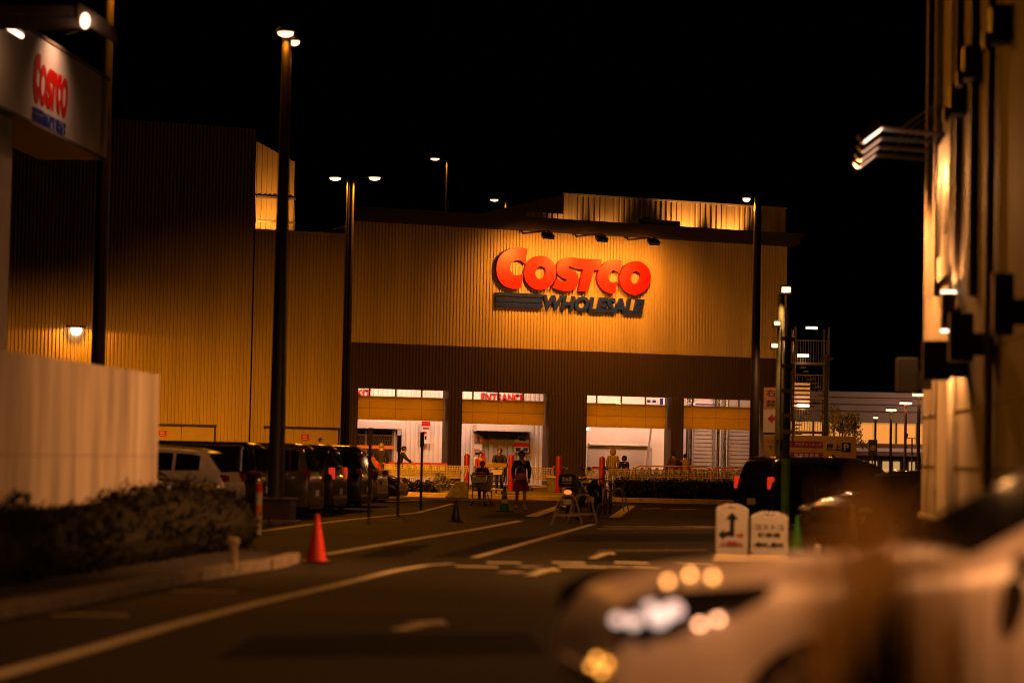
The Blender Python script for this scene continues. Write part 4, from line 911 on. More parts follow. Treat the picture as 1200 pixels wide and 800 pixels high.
for k, (px, yt, Y) in enumerate(((1025, 489, 150), (1043, 480, 128), (1060, 472, 112), (1075.5, 462, 100))):
    q = PX(px, Y, 0); H = P(px, yt, Y).z; t = thing('street_lamp', 'slim lamp with flat glowing head by the far shop', 'street lamp', (q.x, Y, 0), 0, 'slim lamps before the far shop')
    t['label'] = ['smallest slim lamp before the far shop, leftmost of its row', 'slim flat-headed lamp second from the left before the far shop', 'slim flat-headed lamp third from the left before the far shop', 'slim flat-headed lamp closest to the right building, before the far shop'][k]
    b = MB(); b.tube([(0, 0, 0), (0, 0, H)], .07, 8); b.build('pole', m_pole, t); b = MB(); w2 = .12 if k == 0 else .26; b.box(-w2, w2, -.2, .2, H + .03, H + .1); b.build('lamp_head', m_dark, t); b = MB(); b.box(-w2 * .95, w2 * .95, -.22, .18, H - .06, H + .03); b.build('lamp_lens', LAMP_EM, t)
    if k: light('far_lamp_light', 'POINT', (q.x, Y, H - .2), 260, PEACH, .15)
q = PX(1022, 108, 0); t = thing('small_sign', 'small dark hanging sign with a round mark before the far shop', 'sign', (q.x, 108, 0), 0); a = P(1022, 515, 108).z; e = P(1022, 534, 108).z
b = MB(); b.box(-.2, .2, -.04, .04, e, a); b.build('board', m_dark, t); b = MB(); b.lathe([(.13, -.05), (.13, -.041)], 16, (0, 0, (a + e) / 2), 'y'); b.build('round_mark', m_tan, t); b = MB(); b.tube([(0, .08, 0), (0, .08, a)], .03, 6); b.build('post', m_dark, t)
q = PX(1068, 118, 0); t = thing('twin_floodlight', 'thin pole with two little dark spotlights before the far shop window', 'floodlight', (q.x, 118, 0), 0); H = P(1070, 513, 118).z
b = MB(); b.tube([(0, 0, 0), (0, 0, H)], .04, 8); b.tube([(-.3, 0, H - .02), (.3, 0, H - .02)], .025, 6); b.build('pole', m_dark, t)
for s in (-1, 1): b = MB(); b.cbox((s * .3, -.05, H + .12), (.16, .16, .18)); b.build('lamp_head', m_dark, t)
# utility pole beside the stairs
q = PX(967, 112, 0); H = P(967, 415, 112).z; b = MB(); b.tube([(0, 0, 0), (0, 0, H)], [.15, .1], 10); b.box(-.3, .3, -.04, .04, H - .25, H - .15); o = b.build('utility_pole', m_dark, smooth=40, loc=(q.x, 112, 0)); tag(o, 'dark utility pole between the steel staircase and the round tree', 'pole')
# tree
random.seed(11)
YT = 116.0; q = PX(984, YT, 0); ct = P(985, 494, YT); t = thing('round_tree', 'small round leafy tree in front of the far shop', 'tree', (q.x, YT, 0), 0)
b = MB(); b.tube([(0, 0, 0), (.05, 0, 1.2), (0, .05, 2.0), (.1, 0, 3.0)], [.13, .1, .08, .04], 8)
for a in range(7): an = a * .9; b.tube([(0, 0, 1.3 + .2 * a), (.5 * math.cos(an), .5 * math.sin(an), 1.9 + .2 * a), (.8 * math.cos(an), .8 * math.sin(an), 2.6 + .15 * a)], [.05, .03, .015], 5)
b.build('trunk', m_bark, t, smooth=60)
b = MB(); zc = ct.z
for k in range(26):
    th = random.uniform(0, 6.28); ph = random.uniform(-1, 1); rr = random.uniform(.35, .95); c = (math.cos(th) * rr * math.cos(ph) * .85, math.sin(th) * rr * math.cos(ph) * .8, zc + math.sin(ph) * .95 * rr)
    leaves(b, c, (.33, .33, .3), 150, .055, shell=.2)
for k in range(5): c = (random.uniform(.7, 1.2), random.uniform(-.4, .4), zc - .6 - .15 * k); leaves(b, c, (.25, .25, .15), 60, .055, shell=.2)
b.build('crown', m_leaf2, t, recalc=False)
light('tree_lamp_light', 'POINT', (q.x - 1.0, YT - 3.5, 4.4), 700, SOD, .2)
# ================================================================== bollards, low wall, block
for k, (px, py) in enumerate(((546.5, 572), (598.5, 575.5), (654.5, 577), (705, 577))):
    q = G(px, py, ZF); b = MB(); H = 1.46; b.lathe([(.12, 0), (.12, H - .1), (.1, H - .03), (.05, H)], 16)
    t = thing('bollard', ['round red bollard left of the entrance, by the store trolleys', 'round red bollard in the middle of the entrance', 'round red bollard right of the entrance, above the scooter', 'round red bollard at the left end of the trolley railing'][k], 'bollard', (q.x, q.y, ZF), 0, 'red bollards before the store')
    b.build('post', M('bollard red paint', (.30, .008, .006), .4, 0, .12), t, smooth=40); b = MB(); b.lathe([(.16, 0), (.16, .02)], 16); b.build('base_plate', m_dark, t)
q = G(540, 584); b = MB(); b.prism([(-.45, 0), (.42, 0), (.42, .62), (-.05, .62)], [], -.35, .35); o = b.build('concrete_block', m_kerb, bevel=.03, loc=(q.x - .15, q.y, 0)); tag(o, 'wedge-shaped concrete block at the end of the shrub row beside the first red bollard', 'block')
a = PX(641, 98, 0); c = PX(690, 98, 0); t = thing('low_wall', 'low pale wall with a stone cap between two red bollards', 'wall', ((a.x + c.x) / 2, 98.6, ZF), AN * .4); hw = (c.x - a.x) / 2
b = MB(); b.box(-hw, hw, -.15, .15, 0, .55); b.build('wall_slab', m_kerb, t); b = MB(); b.box(-hw - .04, hw + .04, -.2, .2, .551, .63); b.build('cap_stone', m_cream, t, bevel=.01)
random.seed(5)
for k, px in enumerate((466, 479, 491, 503, 518)):
    q = PX(px, 90.5, 0); r_ = .29 if k < 4 else .42; t = thing('round_shrub', '', 'shrub', (q.x, 90.5, 0), 0, 'shrubs before the trolley rows')
    t['label'] = ['dark shrub at the left end of the row before the trolleys, behind the sedan nose', 'second dark shrub from the left before the trolleys', 'dark shrub right in the middle of the row of five', 'dark shrub just left of the biggest round shrub', 'biggest round shrub of the row, next to the wedge-shaped concrete block'][k]
    b = MB(); leaves(b, (0, 0, r_ * 1.05), (r_ * .95, r_, r_), 700, .05, shell=.3); b.build('foliage', m_leaf2 if k == 4 else m_leaf, t, recalc=False); b = MB(); b.tube([(0, 0, 0), (0, 0, r_)], .04, 6); b.build('stem', m_bark, t)
b = MB(); a = PX(727, 90, 0); c = PX(868, 90, 0); x = a.x
while x < c.x:
    for y in (88.0, 89.2): leaves(b, (x, y, .46), (.42, .62, .40), 420, .05, shell=.3); 
    b.box(x - .3, x + .3, 87.9, 89.5, .05, .74); x += .38
tag(b.build('hedge', m_leaf, recalc=False), 'dark clipped hedge below the trolley railing right of the scooters', 'hedge')
# railing above the hedge: two hoops
for k, (pa, pb2) in enumerate(((743, 833), (834, 872))):
    a = PX(pa, 92, 0); c = PX(pb2, 92, 0); L_ = c.x - a.x; t = thing('tube_railing', ['long cream tube railing with rounded ends over the clipped hedge', 'shorter cream tube railing next to the black minivan, over the hedge'][k], 'railing', (a.x, 92, ZF), 0, 'tube railings over the hedge')
    z = 1.14; b = MB(); b.tube([(0, 0, 0), (0, 0, z - .2), (.06, 0, z - .06), (.2, 0, z), (L_ - .2, 0, z), (L_ - .06, 0, z - .06), (L_, 0, z - .2), (L_, 0, 0)], .028, 8); b.build('hoop', m_tan, t, smooth=60); b = MB(); b.tube([(0, 0, .72), (L_, 0, .72)], .018, 8); b.build('mid_rail', m_tan, t, smooth=60)
    x = 1.3
    while x < L_ - .5: b = MB(); b.tube([(x, 0, 0), (x, 0, z)], .02, 6); b.build('upright', m_tan, t); x += 1.3

# ================================================================== shopping trolleys
m_wire = M('trolley wire', (.62, .56, .45), .45, .2, .1); m_handle = M('red trolley handle', (.8, .02, .01), .4)
def make_cart(label, group, loc, rz):
    t = thing('shopping_trolley', label, 'shopping trolley', loc, rz, group)
    # basket: wide end at +x (handle side at -x), local x forward
    def cp(u, v, z):  # u 0..1 along, v -1..1 across
        k = (z - .45) / .5; x0 = -.38 + .06 * (1 - k); x1 = .50 - .12 * (1 - k); w_ = (.28 - .05 * u) * (.82 + .18 * k); return (x0 + (x1 - x0) * u, v * w_, z + .05 * u * (1 - k))
    b = MB()
    for z in (.45, .55, .65, .75, .85, .95):
        r_ = .016 if z == .95 else .010; b.tube([cp(0, -1, z), cp(1, -1, z), cp(1, 1, z), cp(0, 1, z), cp(0, -1, z)], r_, 4)
    for k in range(9):
        u = k / 8
        for s in (-1, 1): b.tube([cp(u, s, .45), cp(u, s, .95)], .010, 4, False)
        b.tube([cp(u, -1, .45), cp(u, 1, .45)], .008, 4, False)
    for k in range(6):
        v = -1 + 2 * k / 5
        for u in (0, 1): b.tube([cp(u, v, .45), cp(u, v, .95)], .009, 4, False)
    b.build('basket', m_wire, t)
    b = MB(); 
    for s in (-1, 1):
        b.tube([(-.42, s * .27, 1.0), (-.42, s * .27, .55), (-.36, s * .26, .2), (-.34, s * .26, .14)], .014, 6)
        b.tube([(-.36, s * .26, .2), (.42, s * .2, .17), (.44, s * .2, .14)], .014, 6); b.tube([(-.40, s * .25, .45), (.36, s * .2, .45), (.0, s * .23, .18)], .010, 6)
    b.tube([(-.36, -.26, .2), (-.36, .26, .2)], .012, 6); b.tube([(.42, -.2, .17), (.42, .2, .17)], .012, 6)
    for k in range(5): b.tube([(-.36, -.2 + .1 * k, .2), (.42, -.16 + .08 * k, .17)], .006, 4)
    b.build('frame', m_wire, t)
    b = MB(); b.tube([(-.44, -.29, 1.0), (-.46, 0, 1.01), (-.44, .29, 1.0)], .036, 8); b.build('handle', m_handle, t, smooth=60)
    b = MB(); b.box(.515, .53, -.2, .2, .72, .9); b.xf = None; b.build('plate', m_signwhite, t)
    for x, y in ((-.34, .26), (-.34, -.26), (.44, .2), (.44, -.2)): b = MB(); b.lathe([(.06, -.015), (.06, .015)], 12, (x, y, .06), 'y'); b.build('wheel', m_rubber, t)
    return t
cart0 = None
def put_cart(x, y, z, rz, label, group):
    global cart0
    if cart0 is None: cart0 = make_cart(label, group, (x, y, z), rz); return cart0
    return dup(cart0, (x, y, z), rz, label, group)
Ga, Gb, Gc = 'nested trolleys left of the entrance', 'front row of nested trolleys left of the entrance', 'nested trolleys behind the right railing'
for k in range(10):
    q = PX(430 + 9.6 * k, 106, ZF); put_cart(q.x, 106, ZF, R(-84) + random.uniform(-.04, .04), 'shopping trolley parked end-on side by side in the row under the EXIT bay', Ga)
for k in range(9):
    q = PX(462 + 9 * k, 101, ZF); put_cart(q.x, 101, ZF, R(4), 'shopping trolley nested sideways in the front row between shrubs and first red bollard', Gb)
for k in range(17):
    q = PX(722 + 8.8 * k, 101 + .05 * k, ZF); put_cart(q.x, q.y, ZF, R(184), 'shopping trolley nested sideways in the long row behind the tube railing', Gc)
q = PX(696, 103, ZF); put_cart(q.x, 103, ZF, R(110), 'single loose trolley by the red bollard left of the tube railing, behind the scooter', None)
q = PX(636, 99, ZF); put_cart(q.x, 99, ZF, R(175), 'empty trolley behind the walking person at the entrance', None)
qc = G(563, 592); tc = put_cart(qc.x, qc.y, 0, R(-95), 'loaded trolley pushed across the car park by the stooping child', None)
tc.scale = (1.15, 1.15, 1.0)
# goods in the trolley
b = MB(); b.box(-.22, .22, -.2, .2, .0, .22); b.mi = 1; b.box(-.224, .224, -.204, -.0, .05, .07); b.mi = 2; b.box(-.15, .1, -.207, -.2, .1, .17)
o = b.build('carton', [m_signwhite, m_red, m_blue], bevel=.01, loc=(qc.x, qc.y - .1, .56), rz=R(-5)); tag(o, 'white carton with red and blue marks lying in the pushed trolley', 'carton')
q2_ = PX(583, 90, ZF); put_cart(q2_.x, 90, ZF, R(-95), 'trolley piled with flat boxes behind the loaded one', None)
b = MB(); b.box(-.42, .35, -.3, .3, 0, .16); o = b.build('flat_box', m_tan, bevel=.01, loc=(q2_.x, 90, ZF + .98), rz=R(-5)); tag(o, 'flat tan box lying across the trolley behind the loaded one', 'box')

# ================================================================== A-frame barriers, scooter, bicycles
def aframe(px, py, label, sx=1.0, mat=None):
    q = G(px, py); t = thing('barricade', label, 'barricade', (q.x, q.y, 0), R(8), 'a-frame barricades by the scooters'); mat = mat or M('cream barricade tube', (.45, .33, .15), .5, .1, .15, 6)
    for s in (-1, 1): b = MB(); b.tube([(s * .14 - .2, 0, 0), (s * .02 - .17, 0, .55), (s * .0 - .1, 0, .66), (.05, 0, .69)] if s < 0 else [(.38, 0, 0), (.24, 0, .55), (.17, 0, .66), (.05, 0, .69)], .022, 8); b.build('leg', mat, t, smooth=60)
    for s in (-1, 1): b = MB(); b.tube([(.28 * s + .05, .5, 0), (.1 * s + .05, .05, .66)], .018, 6); b.build('stay', mat, t)
    b = MB(); b.box(-.28, .34, -.012, .012, .2, .25); b.build('crossbar', mat, t); return t
aframe(663, 614.5, 'cream a-frame barricade in front of the scooter, nearest and leftmost')
aframe(681, 613, 'cream a-frame barricade overlapping the scooter wheel, right of the nearest one')
aframe(722, 600, 'silvery a-frame barricade at the far right end of the bicycles', mat=m_metal)
def wheel_ring(c, r_, w_, spokes=0):
    b = MB(); n = 22; pts = [(c[0] + r_ * math.cos(2 * math.pi * k / n), c[1], c[2] + r_ * math.sin(2 * math.pi * k / n)) for k in range(n + 1)]; b.tube(pts, w_, 8, False); return b
def scooter(px, py, rz, label, first=True):
    q = G(px, py); t = thing('scooter', label, 'scooter', (q.x, q.y, 0), rz)   # forward +x
    for x in (-.6, .62):
        b = wheel_ring((x, 0, .24), .19, .055); w_ = b.build('wheel', m_rubber, t, smooth=60); b = MB(); b.lathe([(.15, -.03), (.15, .03)], 14, (x, 0, .24), 'y'); b.build('rim', m_metal, w_)
    b = MB(); b.sphere((-.42, 0, .58), .3, 14, 10, (1.25, .62, .65)); b.box(-.25, .35, -.15, .15, .26, .34); b.sphere((.46, 0, .62), .22, 12, 8, (.5, 1.0, 1.7)); b.tube([(.45, 0, .95), (.62, 0, .25)], [.07, .04], 8); b.build('body', m_black, t, smooth=50)
    b = MB(); b.sphere((-.38, 0, .79), .2, 12, 8, (1.9, .75, .32)); b.build('seat', m_rubber, t, smooth=50)
    b = MB(); b.tube([(.36, -.36, 1.05), (.42, -.1, 1.0), (.42, .1, 1.0), (.36, .36, 1.05)], .018, 8); b.build('handlebar', m_chrome, t, smooth=60)
    for s in (-1, 1):
        b = MB(); b.tube([(.42, s * .2, 1.02), (.38, s * .3, 1.26)], .008, 5); b.sphere((.38, s * .31, 1.3), .07, 10, 6, (.3, 1, .75)); b.build('mirror', m_chrome, t, smooth=50)
    b = MB(); b.box(-.98, -.55, -.22, .22, .84, 1.16 if first else .92); bx_ = b.build('top_box', m_black, t, bevel=.04)
    if first:
        b = MB()
        for y0, y1, z0_, z1_ in ((-.12, -.05, .99, 1.1), (-.03, .03, .99, 1.07), (.05, .12, .99, 1.09), (-.12, .12, .93, .95)): b.box(-.986, -.9805, y0, y1, z0_, z1_)
        b.build('box_sticker', m_signwhite, bx_)
    b = MB(); b.sphere((-.84, 0, .72), .07, 10, 6, (.6, 1.4, .8)); b.build('tail_lamp', EM('amber tail lamp', (1, .16, .03), 2.0) if first else m_rubber, t, smooth=50)
    b = MB(); b.box(-.87, -.855, -.1, .1, .42, .55); b.build('plate', m_signwhite, t); b = MB(); b.tube([(-.35, .2, .3), (-.85, .22, .36)], .05, 10); b.build('exhaust', m_chrome, t, smooth=60)
    b = MB(); b.box(.4, .6, -.05, .05, .72, .84); b.build('headlight', m_signwhite, t, bevel=.03)
    return t
scooter(672, 610, R(78), 'black scooter with a lettered top box and amber tail lamp, behind the a-frame barricades')
scooter(694, 606, R(84), 'black scooter with chrome mirrors standing between the top-box scooter and the bicycles', False)
def bicycle(px, py, rz, label):
    q = G(px, py); t = thing('bicycle', label, 'bicycle', (q.x, q.y, 0), rz, 'bicycles in the two-wheeler row')
    for x in (-.52, .52):
        b = wheel_ring((x, 0, .33), .31, .02); w_ = b.build('wheel', m_rubber, t, smooth=60); b = MB()
        for k in range(8): a = k * math.pi / 8; b.tube([(x - .29 * math.cos(a), 0, .33 - .29 * math.sin(a)), (x + .29 * math.cos(a), 0, .33 + .29 * math.sin(a))], .003, 3)
        b.build('spokes', m_chrome, w_)
    b = MB(); BB = (-.08, 0, .3); H_ = (.36, 0, .72); S_ = (-.22, 0, .7)
    for a, c in ((BB, H_), (BB, S_), ((-.2, 0, .62), H_), (BB, (-.52, 0, .33)), (S_, (-.52, 0, .33)), (H_, (.52, 0, .33)), (H_, (.33, 0, .92)), (S_, (-.24, 0, .82))): b.tube([a, c], .018, 7)
    b.build('frame', m_metal, t, smooth=60); b = MB(); b.sphere((-.26, 0, .85), .13, 10, 6, (1.1, .6, .35)); b.build('saddle', m_black, t, smooth=60)
    b = MB(); b.tube([(.2, -.27, .96), (.34, -.1, .94), (.34, .1, .94), (.2, .27, .96)], .013, 6); b.build('handlebar', m_chrome, t, smooth=60)
    b = MB(); x0, x1, y_, z0, z1 = .4, .72, .16, .66, .9
    for z in (z0, (z0 + z1) / 2, z1): b.tube([(x0, -y_, z), (x1, -y_, z), (x1, y_, z), (x0, y_, z), (x0, -y_, z)], .007, 4)
    for k in range(6): u = x0 + (x1 - x0) * k / 5; b.tube([(u, -y_, z1), (u, -y_, z0), (u, y_, z0), (u, y_, z1)], .005, 4)
    b.build('front_basket', m_chrome, t)
    b = MB(); b.box(-.75, -.45, -.06, .06, .66, .68); b.tube([(-.52, 0, .33), (-.7, 0, .66)], .01, 5); b.build('rear_rack', m_chrome, t)
    b = MB(); b.tube([(BB[0], -.09, .2), (BB[0], -.03, .3), (BB[0], .03, .3), (BB[0], .09, .4)], .012, 6); b.build('pedals', m_dark, t); return t
bicycle(706, 604, R(80), 'silver bicycle with front basket next to the second scooter'); bicycle(715, 602, R(86), 'silver bicycle with front basket beside the silvery barricade')

# ================================================================== vehicles
m_tyre = m_rubber; m_autoglass = M('tinted car glass', (.012, .011, .010), .05, 0, .05, spec=.6, coat=.3)
m_tail = M('red tail lamp plastic', (.22, .006, .003), .15, 0, .1, coat=.6); m_taillit = EM('lit tail lamp', (1, .045, .012), .55); m_clear = M('clear lamp plastic', (.62, .6, .58), .08, .6, .05, 20, coat=1)
def paint(name, col, rough=.22, metal=.0): return M(name, col, rough, metal, .04, 2, coat=.8)
def lerp(a, b, k): return a + (b - a) * k
def interp(tab, x):
    tab = sorted(tab)
    if x <= tab[0][0]: return tab[0][1]
    for (a, b), (c, d) in zip(tab, tab[1:]):
        if x <= c: return b + (d - b) * (x - a) / (c - a)
    return tab[-1][1]
def make_car(label, loc, heading, prof, belt, W, r_, xf, xr, mat, win, ws, rw, group=None, tail='flat', lit=False, name='parked_car', tz=.9, cat='car', hz=.72, seed=0):
    """prof: top line front->rear [(x,z)]; belt: [(x,z)]; win: list of x ranges for side glass; ws/rw: x,z segments (indices of prof) for wind/rear screens"""
    t = thing(name, label, cat, loc, heading, group)
    # resample profile with corner rounding
    P_ = []
    for i in range(len(prof) - 1):
        a, c = prof[i], prof[i + 1]; n = max(2, int(math.hypot(a[0] - c[0], a[1] - c[1]) / .045))
        P_ += [(lerp(a[0], c[0], k / n), lerp(a[1], c[1], k / n)) for k in range(n)]
    P_.append(prof[-1])
    for _ in range(3): P_ = [P_[0]] + [((P_[i - 1][0] + 2 * P_[i][0] + P_[i + 1][0]) / 4, (P_[i - 1][1] + 2 * P_[i][1] + P_[i + 1][1]) / 4) for i in range(1, len(P_) - 1)] + [P_[-1]]
    Lf, Lr = prof[0][0], prof[-1][0]
    def hwid(x):
        k = 1.0; df = Lf - x; dr_ = x - Lr
        if df < .8: k -= .13 * (1 - df / .8) ** 2
        if dr_ < .6: k -= .09 * (1 - dr_ / .6) ** 2
        return W / 2 * k
    def sec(x, zt):
        zb = .2
        for xw in (xf, xr):
            dx = abs(x - xw); Ra = r_ + .055
            if dx < Ra: zb = max(zb, r_ + math.sqrt(Ra * Ra - dx * dx))
        zl = min(interp(belt, x), zt - .03); w_ = hwid(x); h = max(0, zt - zl); inw = min(.17, h * .3)
        zb = min(zb, zl - .08); ed = min(.075, h * .3 + .01)
        return [(0, zb), (w_ - .14, zb), (w_ - .02, zb + .05), (w_, lerp(zb, zl, .5)), (w_ - .012, zl - .07 if zl - .07 > zb + .06 else zl - .02), (w_ - .05, zl), (w_ - .055 - inw, zt - ed), (w_ - .085 - inw - ed * .5, zt - ed * .35), (w_ * .5, zt + .012), (0, zt + .022)]
    rings = []; 
    for (x, zt) in P_:
        h = sec(x, zt); rings.append([(x, y, z) for y, z in h] + [(x, -y, z) for y, z in h[-2:0:-1]])
    b = MB(); n = len(rings[0]); vs = [p for rg in rings for p in rg]
    fs = [(i * n + k, i * n + (k + 1) % n, (i + 1) * n + (k + 1) % n, (i + 1) * n + k) for i in range(len(rings) - 1) for k in range(n)] + [tuple(range(n))[::-1], tuple((len(rings) - 1) * n + k for k in range(n))]
    b.add(vs, fs); body = b.build('body', mat, t, smooth=38)
    def top(x, lo=None):
        best = None
        for (a, c) in zip(P_, P_[1:]):
            if (a[0] - x) * (c[0] - x) <= 0 and abs(a[0] - c[0]) > 1e-6: z = lerp(a[1], c[1], (x - a[0]) / (c[0] - a[0])); best = z if best is None else max(best, z)
        return best if best is not None else P_[-1][1]
    for (xa_, xb_) in win:
        for s in (-1, 1):
            b = MB(); m_ = 14; vs = []
            for i in range(m_ + 1):
                x = lerp(xa_, xb_, i / m_); h = sec(x, top(x)); (y5, z5), (y6, z6) = h[5], h[6]
                for f in (.10, .5, .90): y = lerp(y5, y6, f) + .007; vs.append((x, s * y, lerp(z5, z6, f)))
            b.add(vs, [(3 * i + k, 3 * i + k + 1, 3 * i + k + 4, 3 * i + k + 3) for i in range(m_) for k in (0, 1)]); b.build('side_window', m_autoglass, t, smooth=50)
    def screen(nm, seg):
        (xa_, za_), (xb_, zb_) = seg; b = MB(); vs = []; m_ = 8; idx = [p for p in P_ if min(xa_, xb_) - 1e-6 <= p[0] <= max(xa_, xb_) + 1e-6 and min(za_, zb_) - 1e-6 <= p[1] <= max(za_, zb_) + 1e-6]
        if len(idx) < 2: return
        for i, (x, z) in enumerate(idx):
            a = idx[max(i - 1, 0)]; c = idx[min(i + 1, len(idx) - 1)]; tx, tz_ = c[0] - a[0], c[1] - a[1]; l = math.hypot(tx, tz_) or 1; nx, nz = tz_ / l, -tx / l
            if nz < 0 and abs(nz) > .2: nx, nz = -nx, -nz
            if abs(nz) <= .2 and nx * (1 if x > 0 else -1) < 0: nx, nz = -nx, -nz
            h = sec(x, z); yw = h[7][0] * .93
            for k in range(m_ + 1): u = -1 + 2 * k / m_; vs.append((x + nx * .012, u * yw, z + nz * .012 + .02 * (1 - u * u) * .7))
        q = m_ + 1; b.add(vs, [(i * q + k, i * q + k + 1, (i + 1) * q + k + 1, (i + 1) * q + k) for i in range(len(idx) - 1) for k in range(m_)]); b.build(nm, m_autoglass, t, smooth=50)
    if ws: screen('windscreen', ws)
    if rw: screen('rear_window', rw)
    for xw in (xf, xr):
        for s in (-1, 1):
            yc = s * (W / 2 - .12); b = MB(); b.lathe([(r_ * .62, -.105), (r_ * .95, -.105), (r_, -.06), (r_, .06), (r_ * .95, .105), (r_ * .62, .105)], 24, (xw, yc, r_), 'y'); wh = b.build('wheel', m_tyre, t, smooth=40)
            b = MB(); b.lathe([(r_ * .64, -.02), (r_ * .64, .02)], 20, (xw, yc + s * .06, r_), 'y')
            for k in range(5):
                a = 2 * math.pi * k / 5 + seed; b.tube([(xw + .03 * math.cos(a), yc + s * .1, r_ + .03 * math.sin(a)), (xw + r_ * .6 * math.cos(a), yc + s * .105, r_ + r_ * .6 * math.sin(a))], [.04, .028], 6)
            b.build('rim', m_metal, wh)
    # lamps
    for s in (-1, 1):
        x = Lf - .16; b = MB(); b.sphere((x, s * (hwid(x) - .12), hz), .12, 12, 8, (1.35, 1.25, .7)); b.build('headlight', m_clear, t, smooth=60)
        xl = Lr + .06
        b = MB()
        if tail == 'tall': b.box(xl - .07, xl + .08, s * (hwid(xl) - .1) - .05, s * (hwid(xl) - .1) + .08, tz - .16, tz + .14)
        else: b.box(xl - .08, xl + .22, s * (hwid(xl) - .14) - .12, s * (hwid(xl) - .14) + .12, tz - .08, tz + .08)
        b.build('tail_light', m_taillit if lit else m_tail, t, bevel=.03)
        xm = interp([(p[1], p[0]) for p in [(0, 0)]], 0); xmir = win[0][1] if win else .6
        b = MB(); zz = interp(belt, xmir); w_ = hwid(xmir); b.sphere((xmir - .02, s * (w_ + .1), zz + .08), .1, 10, 8, (.6, 1, .8)); b.tube([(xmir, s * (w_ - .06), zz + .02), (xmir, s * (w_ + .06), zz + .06)], .025, 6); b.build('mirror', mat, t, smooth=50)
        for xh in (win[0][0] + .18 if win else 0, win[min(1, len(win) - 1)][0] + .12 if win else -1): b = MB(); zz = interp(belt, xh) - .14; w_ = hwid(xh); b.box(xh - .1, xh + .1, s * (w_ - .01) - .018, s * (w_ - .01) + .018, zz - .016, zz + .016); b.build('door_handle', m_chrome, t, bevel=.006)
    b = MB(); b.box(Lr - .028, Lr - .015, -.17, .17, .62 if tail != 'tall' else .5, .78 if tail != 'tall' else .66); b.build('plate', m_signwhite, t)
    b = MB(); b.box(Lf - .02, Lf + .02, -hwid(Lf) + .12, hwid(Lf) - .12, .24, .36); b.build('bumper_trim', m_black, t, bevel=.015); b = MB(); b.box(Lr - .025, Lr + .05, -hwid(Lr) + .05, hwid(Lr) - .05, .24, .4); b.build('bumper_trim', m_black, t, bevel=.015)
    b = MB(); b.box(Lf - .04, Lf + .015, -.45, .45, .5, .62); b.build('grille', m_chrome, t, bevel=.015)
    # door seams
    b = MB()
    for xx in [w_[0] - .03 for w_ in win[:2]]:
        for s in (-1, 1): w_ = hwid(xx); z1_ = interp(belt, xx); b.box(xx - .005, xx + .005, s * (w_ - .004) - .006, s * (w_ - .004) + .006, .36, z1_ - .09)
    b.build('door_seam', m_black, t)
    return t
SEDAN = dict(prof=[(2.28, .42), (2.27, .60), (2.16, .74), (1.6, .92), (1.0, 1.0), (.3, 1.36), (-.15, 1.45), (-.85, 1.43), (-1.6, 1.1), (-2.15, 1.04), (-2.27, .86), (-2.28, .45)], belt=[(-2.3, .95), (-1.2, .98), (1, .93), (2.3, .72)], W=1.76, r_=.31, xf=1.38, xr=-1.32, win=[(-.22, .72), (-1.15, -.3)], ws=((1.0, 1.0), (.3, 1.36)), rw=((-.85, 1.43), (-1.6, 1.1)))
SUV = dict(prof=[(2.25, .45), (2.24, .72), (2.12, .86), (1.5, 1.04), (.95, 1.12), (.2, 1.58), (-.3, 1.66), (-1.5, 1.6), (-1.78, 1.52), (-2.14, 1.06), (-2.24, .9), (-2.25, .45)], belt=[(-2.25, 1.12), (-1.0, 1.08), (1, 1.02), (2.3, .8)], W=1.82, r_=.35, xf=1.36, xr=-1.32, win=[(-.15, .68), (-1.05, -.23), (-1.66, -1.12)], ws=((.95, 1.12), (.2, 1.58)), rw=((-1.78, 1.52), (-2.14, 1.06)))
VAN = dict(prof=[(2.3, .45), (2.29, .85), (2.12, 1.0), (1.7, 1.12), (.95, 1.66), (.5, 1.76), (-1.9, 1.76), (-2.1, 1.68), (-2.26, 1.05), (-2.29, .95), (-2.3, .45)], belt=[(-2.3, 1.06), (0, 1.04), (1.5, 1.0), (2.3, .85)], W=1.76, r_=.32, xf=1.45, xr=-1.40, win=[(.1, 1.1), (-1.0, .02), (-2.02, -1.08)], ws=((1.7, 1.12), (.95, 1.66)), rw=((-2.1, 1.68), (-2.26, 1.06)))
KEI = dict(prof=[(1.7, .42), (1.69, .82), (1.55, .95), (1.2, 1.05), (.7, 1.56), (.35, 1.66), (-1.35, 1.68), (-1.55, 1.6), (-1.67, 1.0), (-1.69, .9), (-1.7, .42)], belt=[(-1.7, 1.0), (0, .98), (1.7, .85)], W=1.48, r_=.28, xf=1.2, xr=-1.2, win=[(0, .8), (-.85, -.07), (-1.45, -.92)], ws=((1.2, 1.05), (.7, 1.56)), rw=((-1.55, 1.6), (-1.67, 1.0)))
p_white = paint('pearl white car paint', (.62, .58, .52)); p_black = paint('black car paint', (.010, .010, .010)); p_silver = paint('silver car paint', (.15, .14, .125), .2, .6); p_brown = paint('bronze car paint', (.14, .10, .07), .25, .4); p_dark = paint('dark grey car paint', (.03, .028, .026)); p_pale = M('pale beige car paint', (.52, .44, .38), .34, 0, .04, 2, spec=.5)
HR = R(-9)     # heading of the rear ends of the parked row (tails point right and a bit to the camera)
def park(px, py, L2, W, kind, mat, label, nose=False, **kw):
    """px,py: ground pixel of the near rear corner"""
    q = G(px, py); hd = HR + math.pi if not nose else HR
    d = Vector((math.cos(HR), math.sin(HR), 0)); n_ = Vector((-d.y, d.x, 0)); c = q - d * L2 + n_ * W / 2
    return make_car(label, (c.x, c.y, 0), hd, mat=mat, group='cars parked in the left row', **kind, **kw)
random.seed(2)
park(246, 622, 2.28, 1.76, SEDAN, p_silver, 'silvery car nosing out from behind the concrete wall, its headlight toward the lane', nose=True, seed=.2)
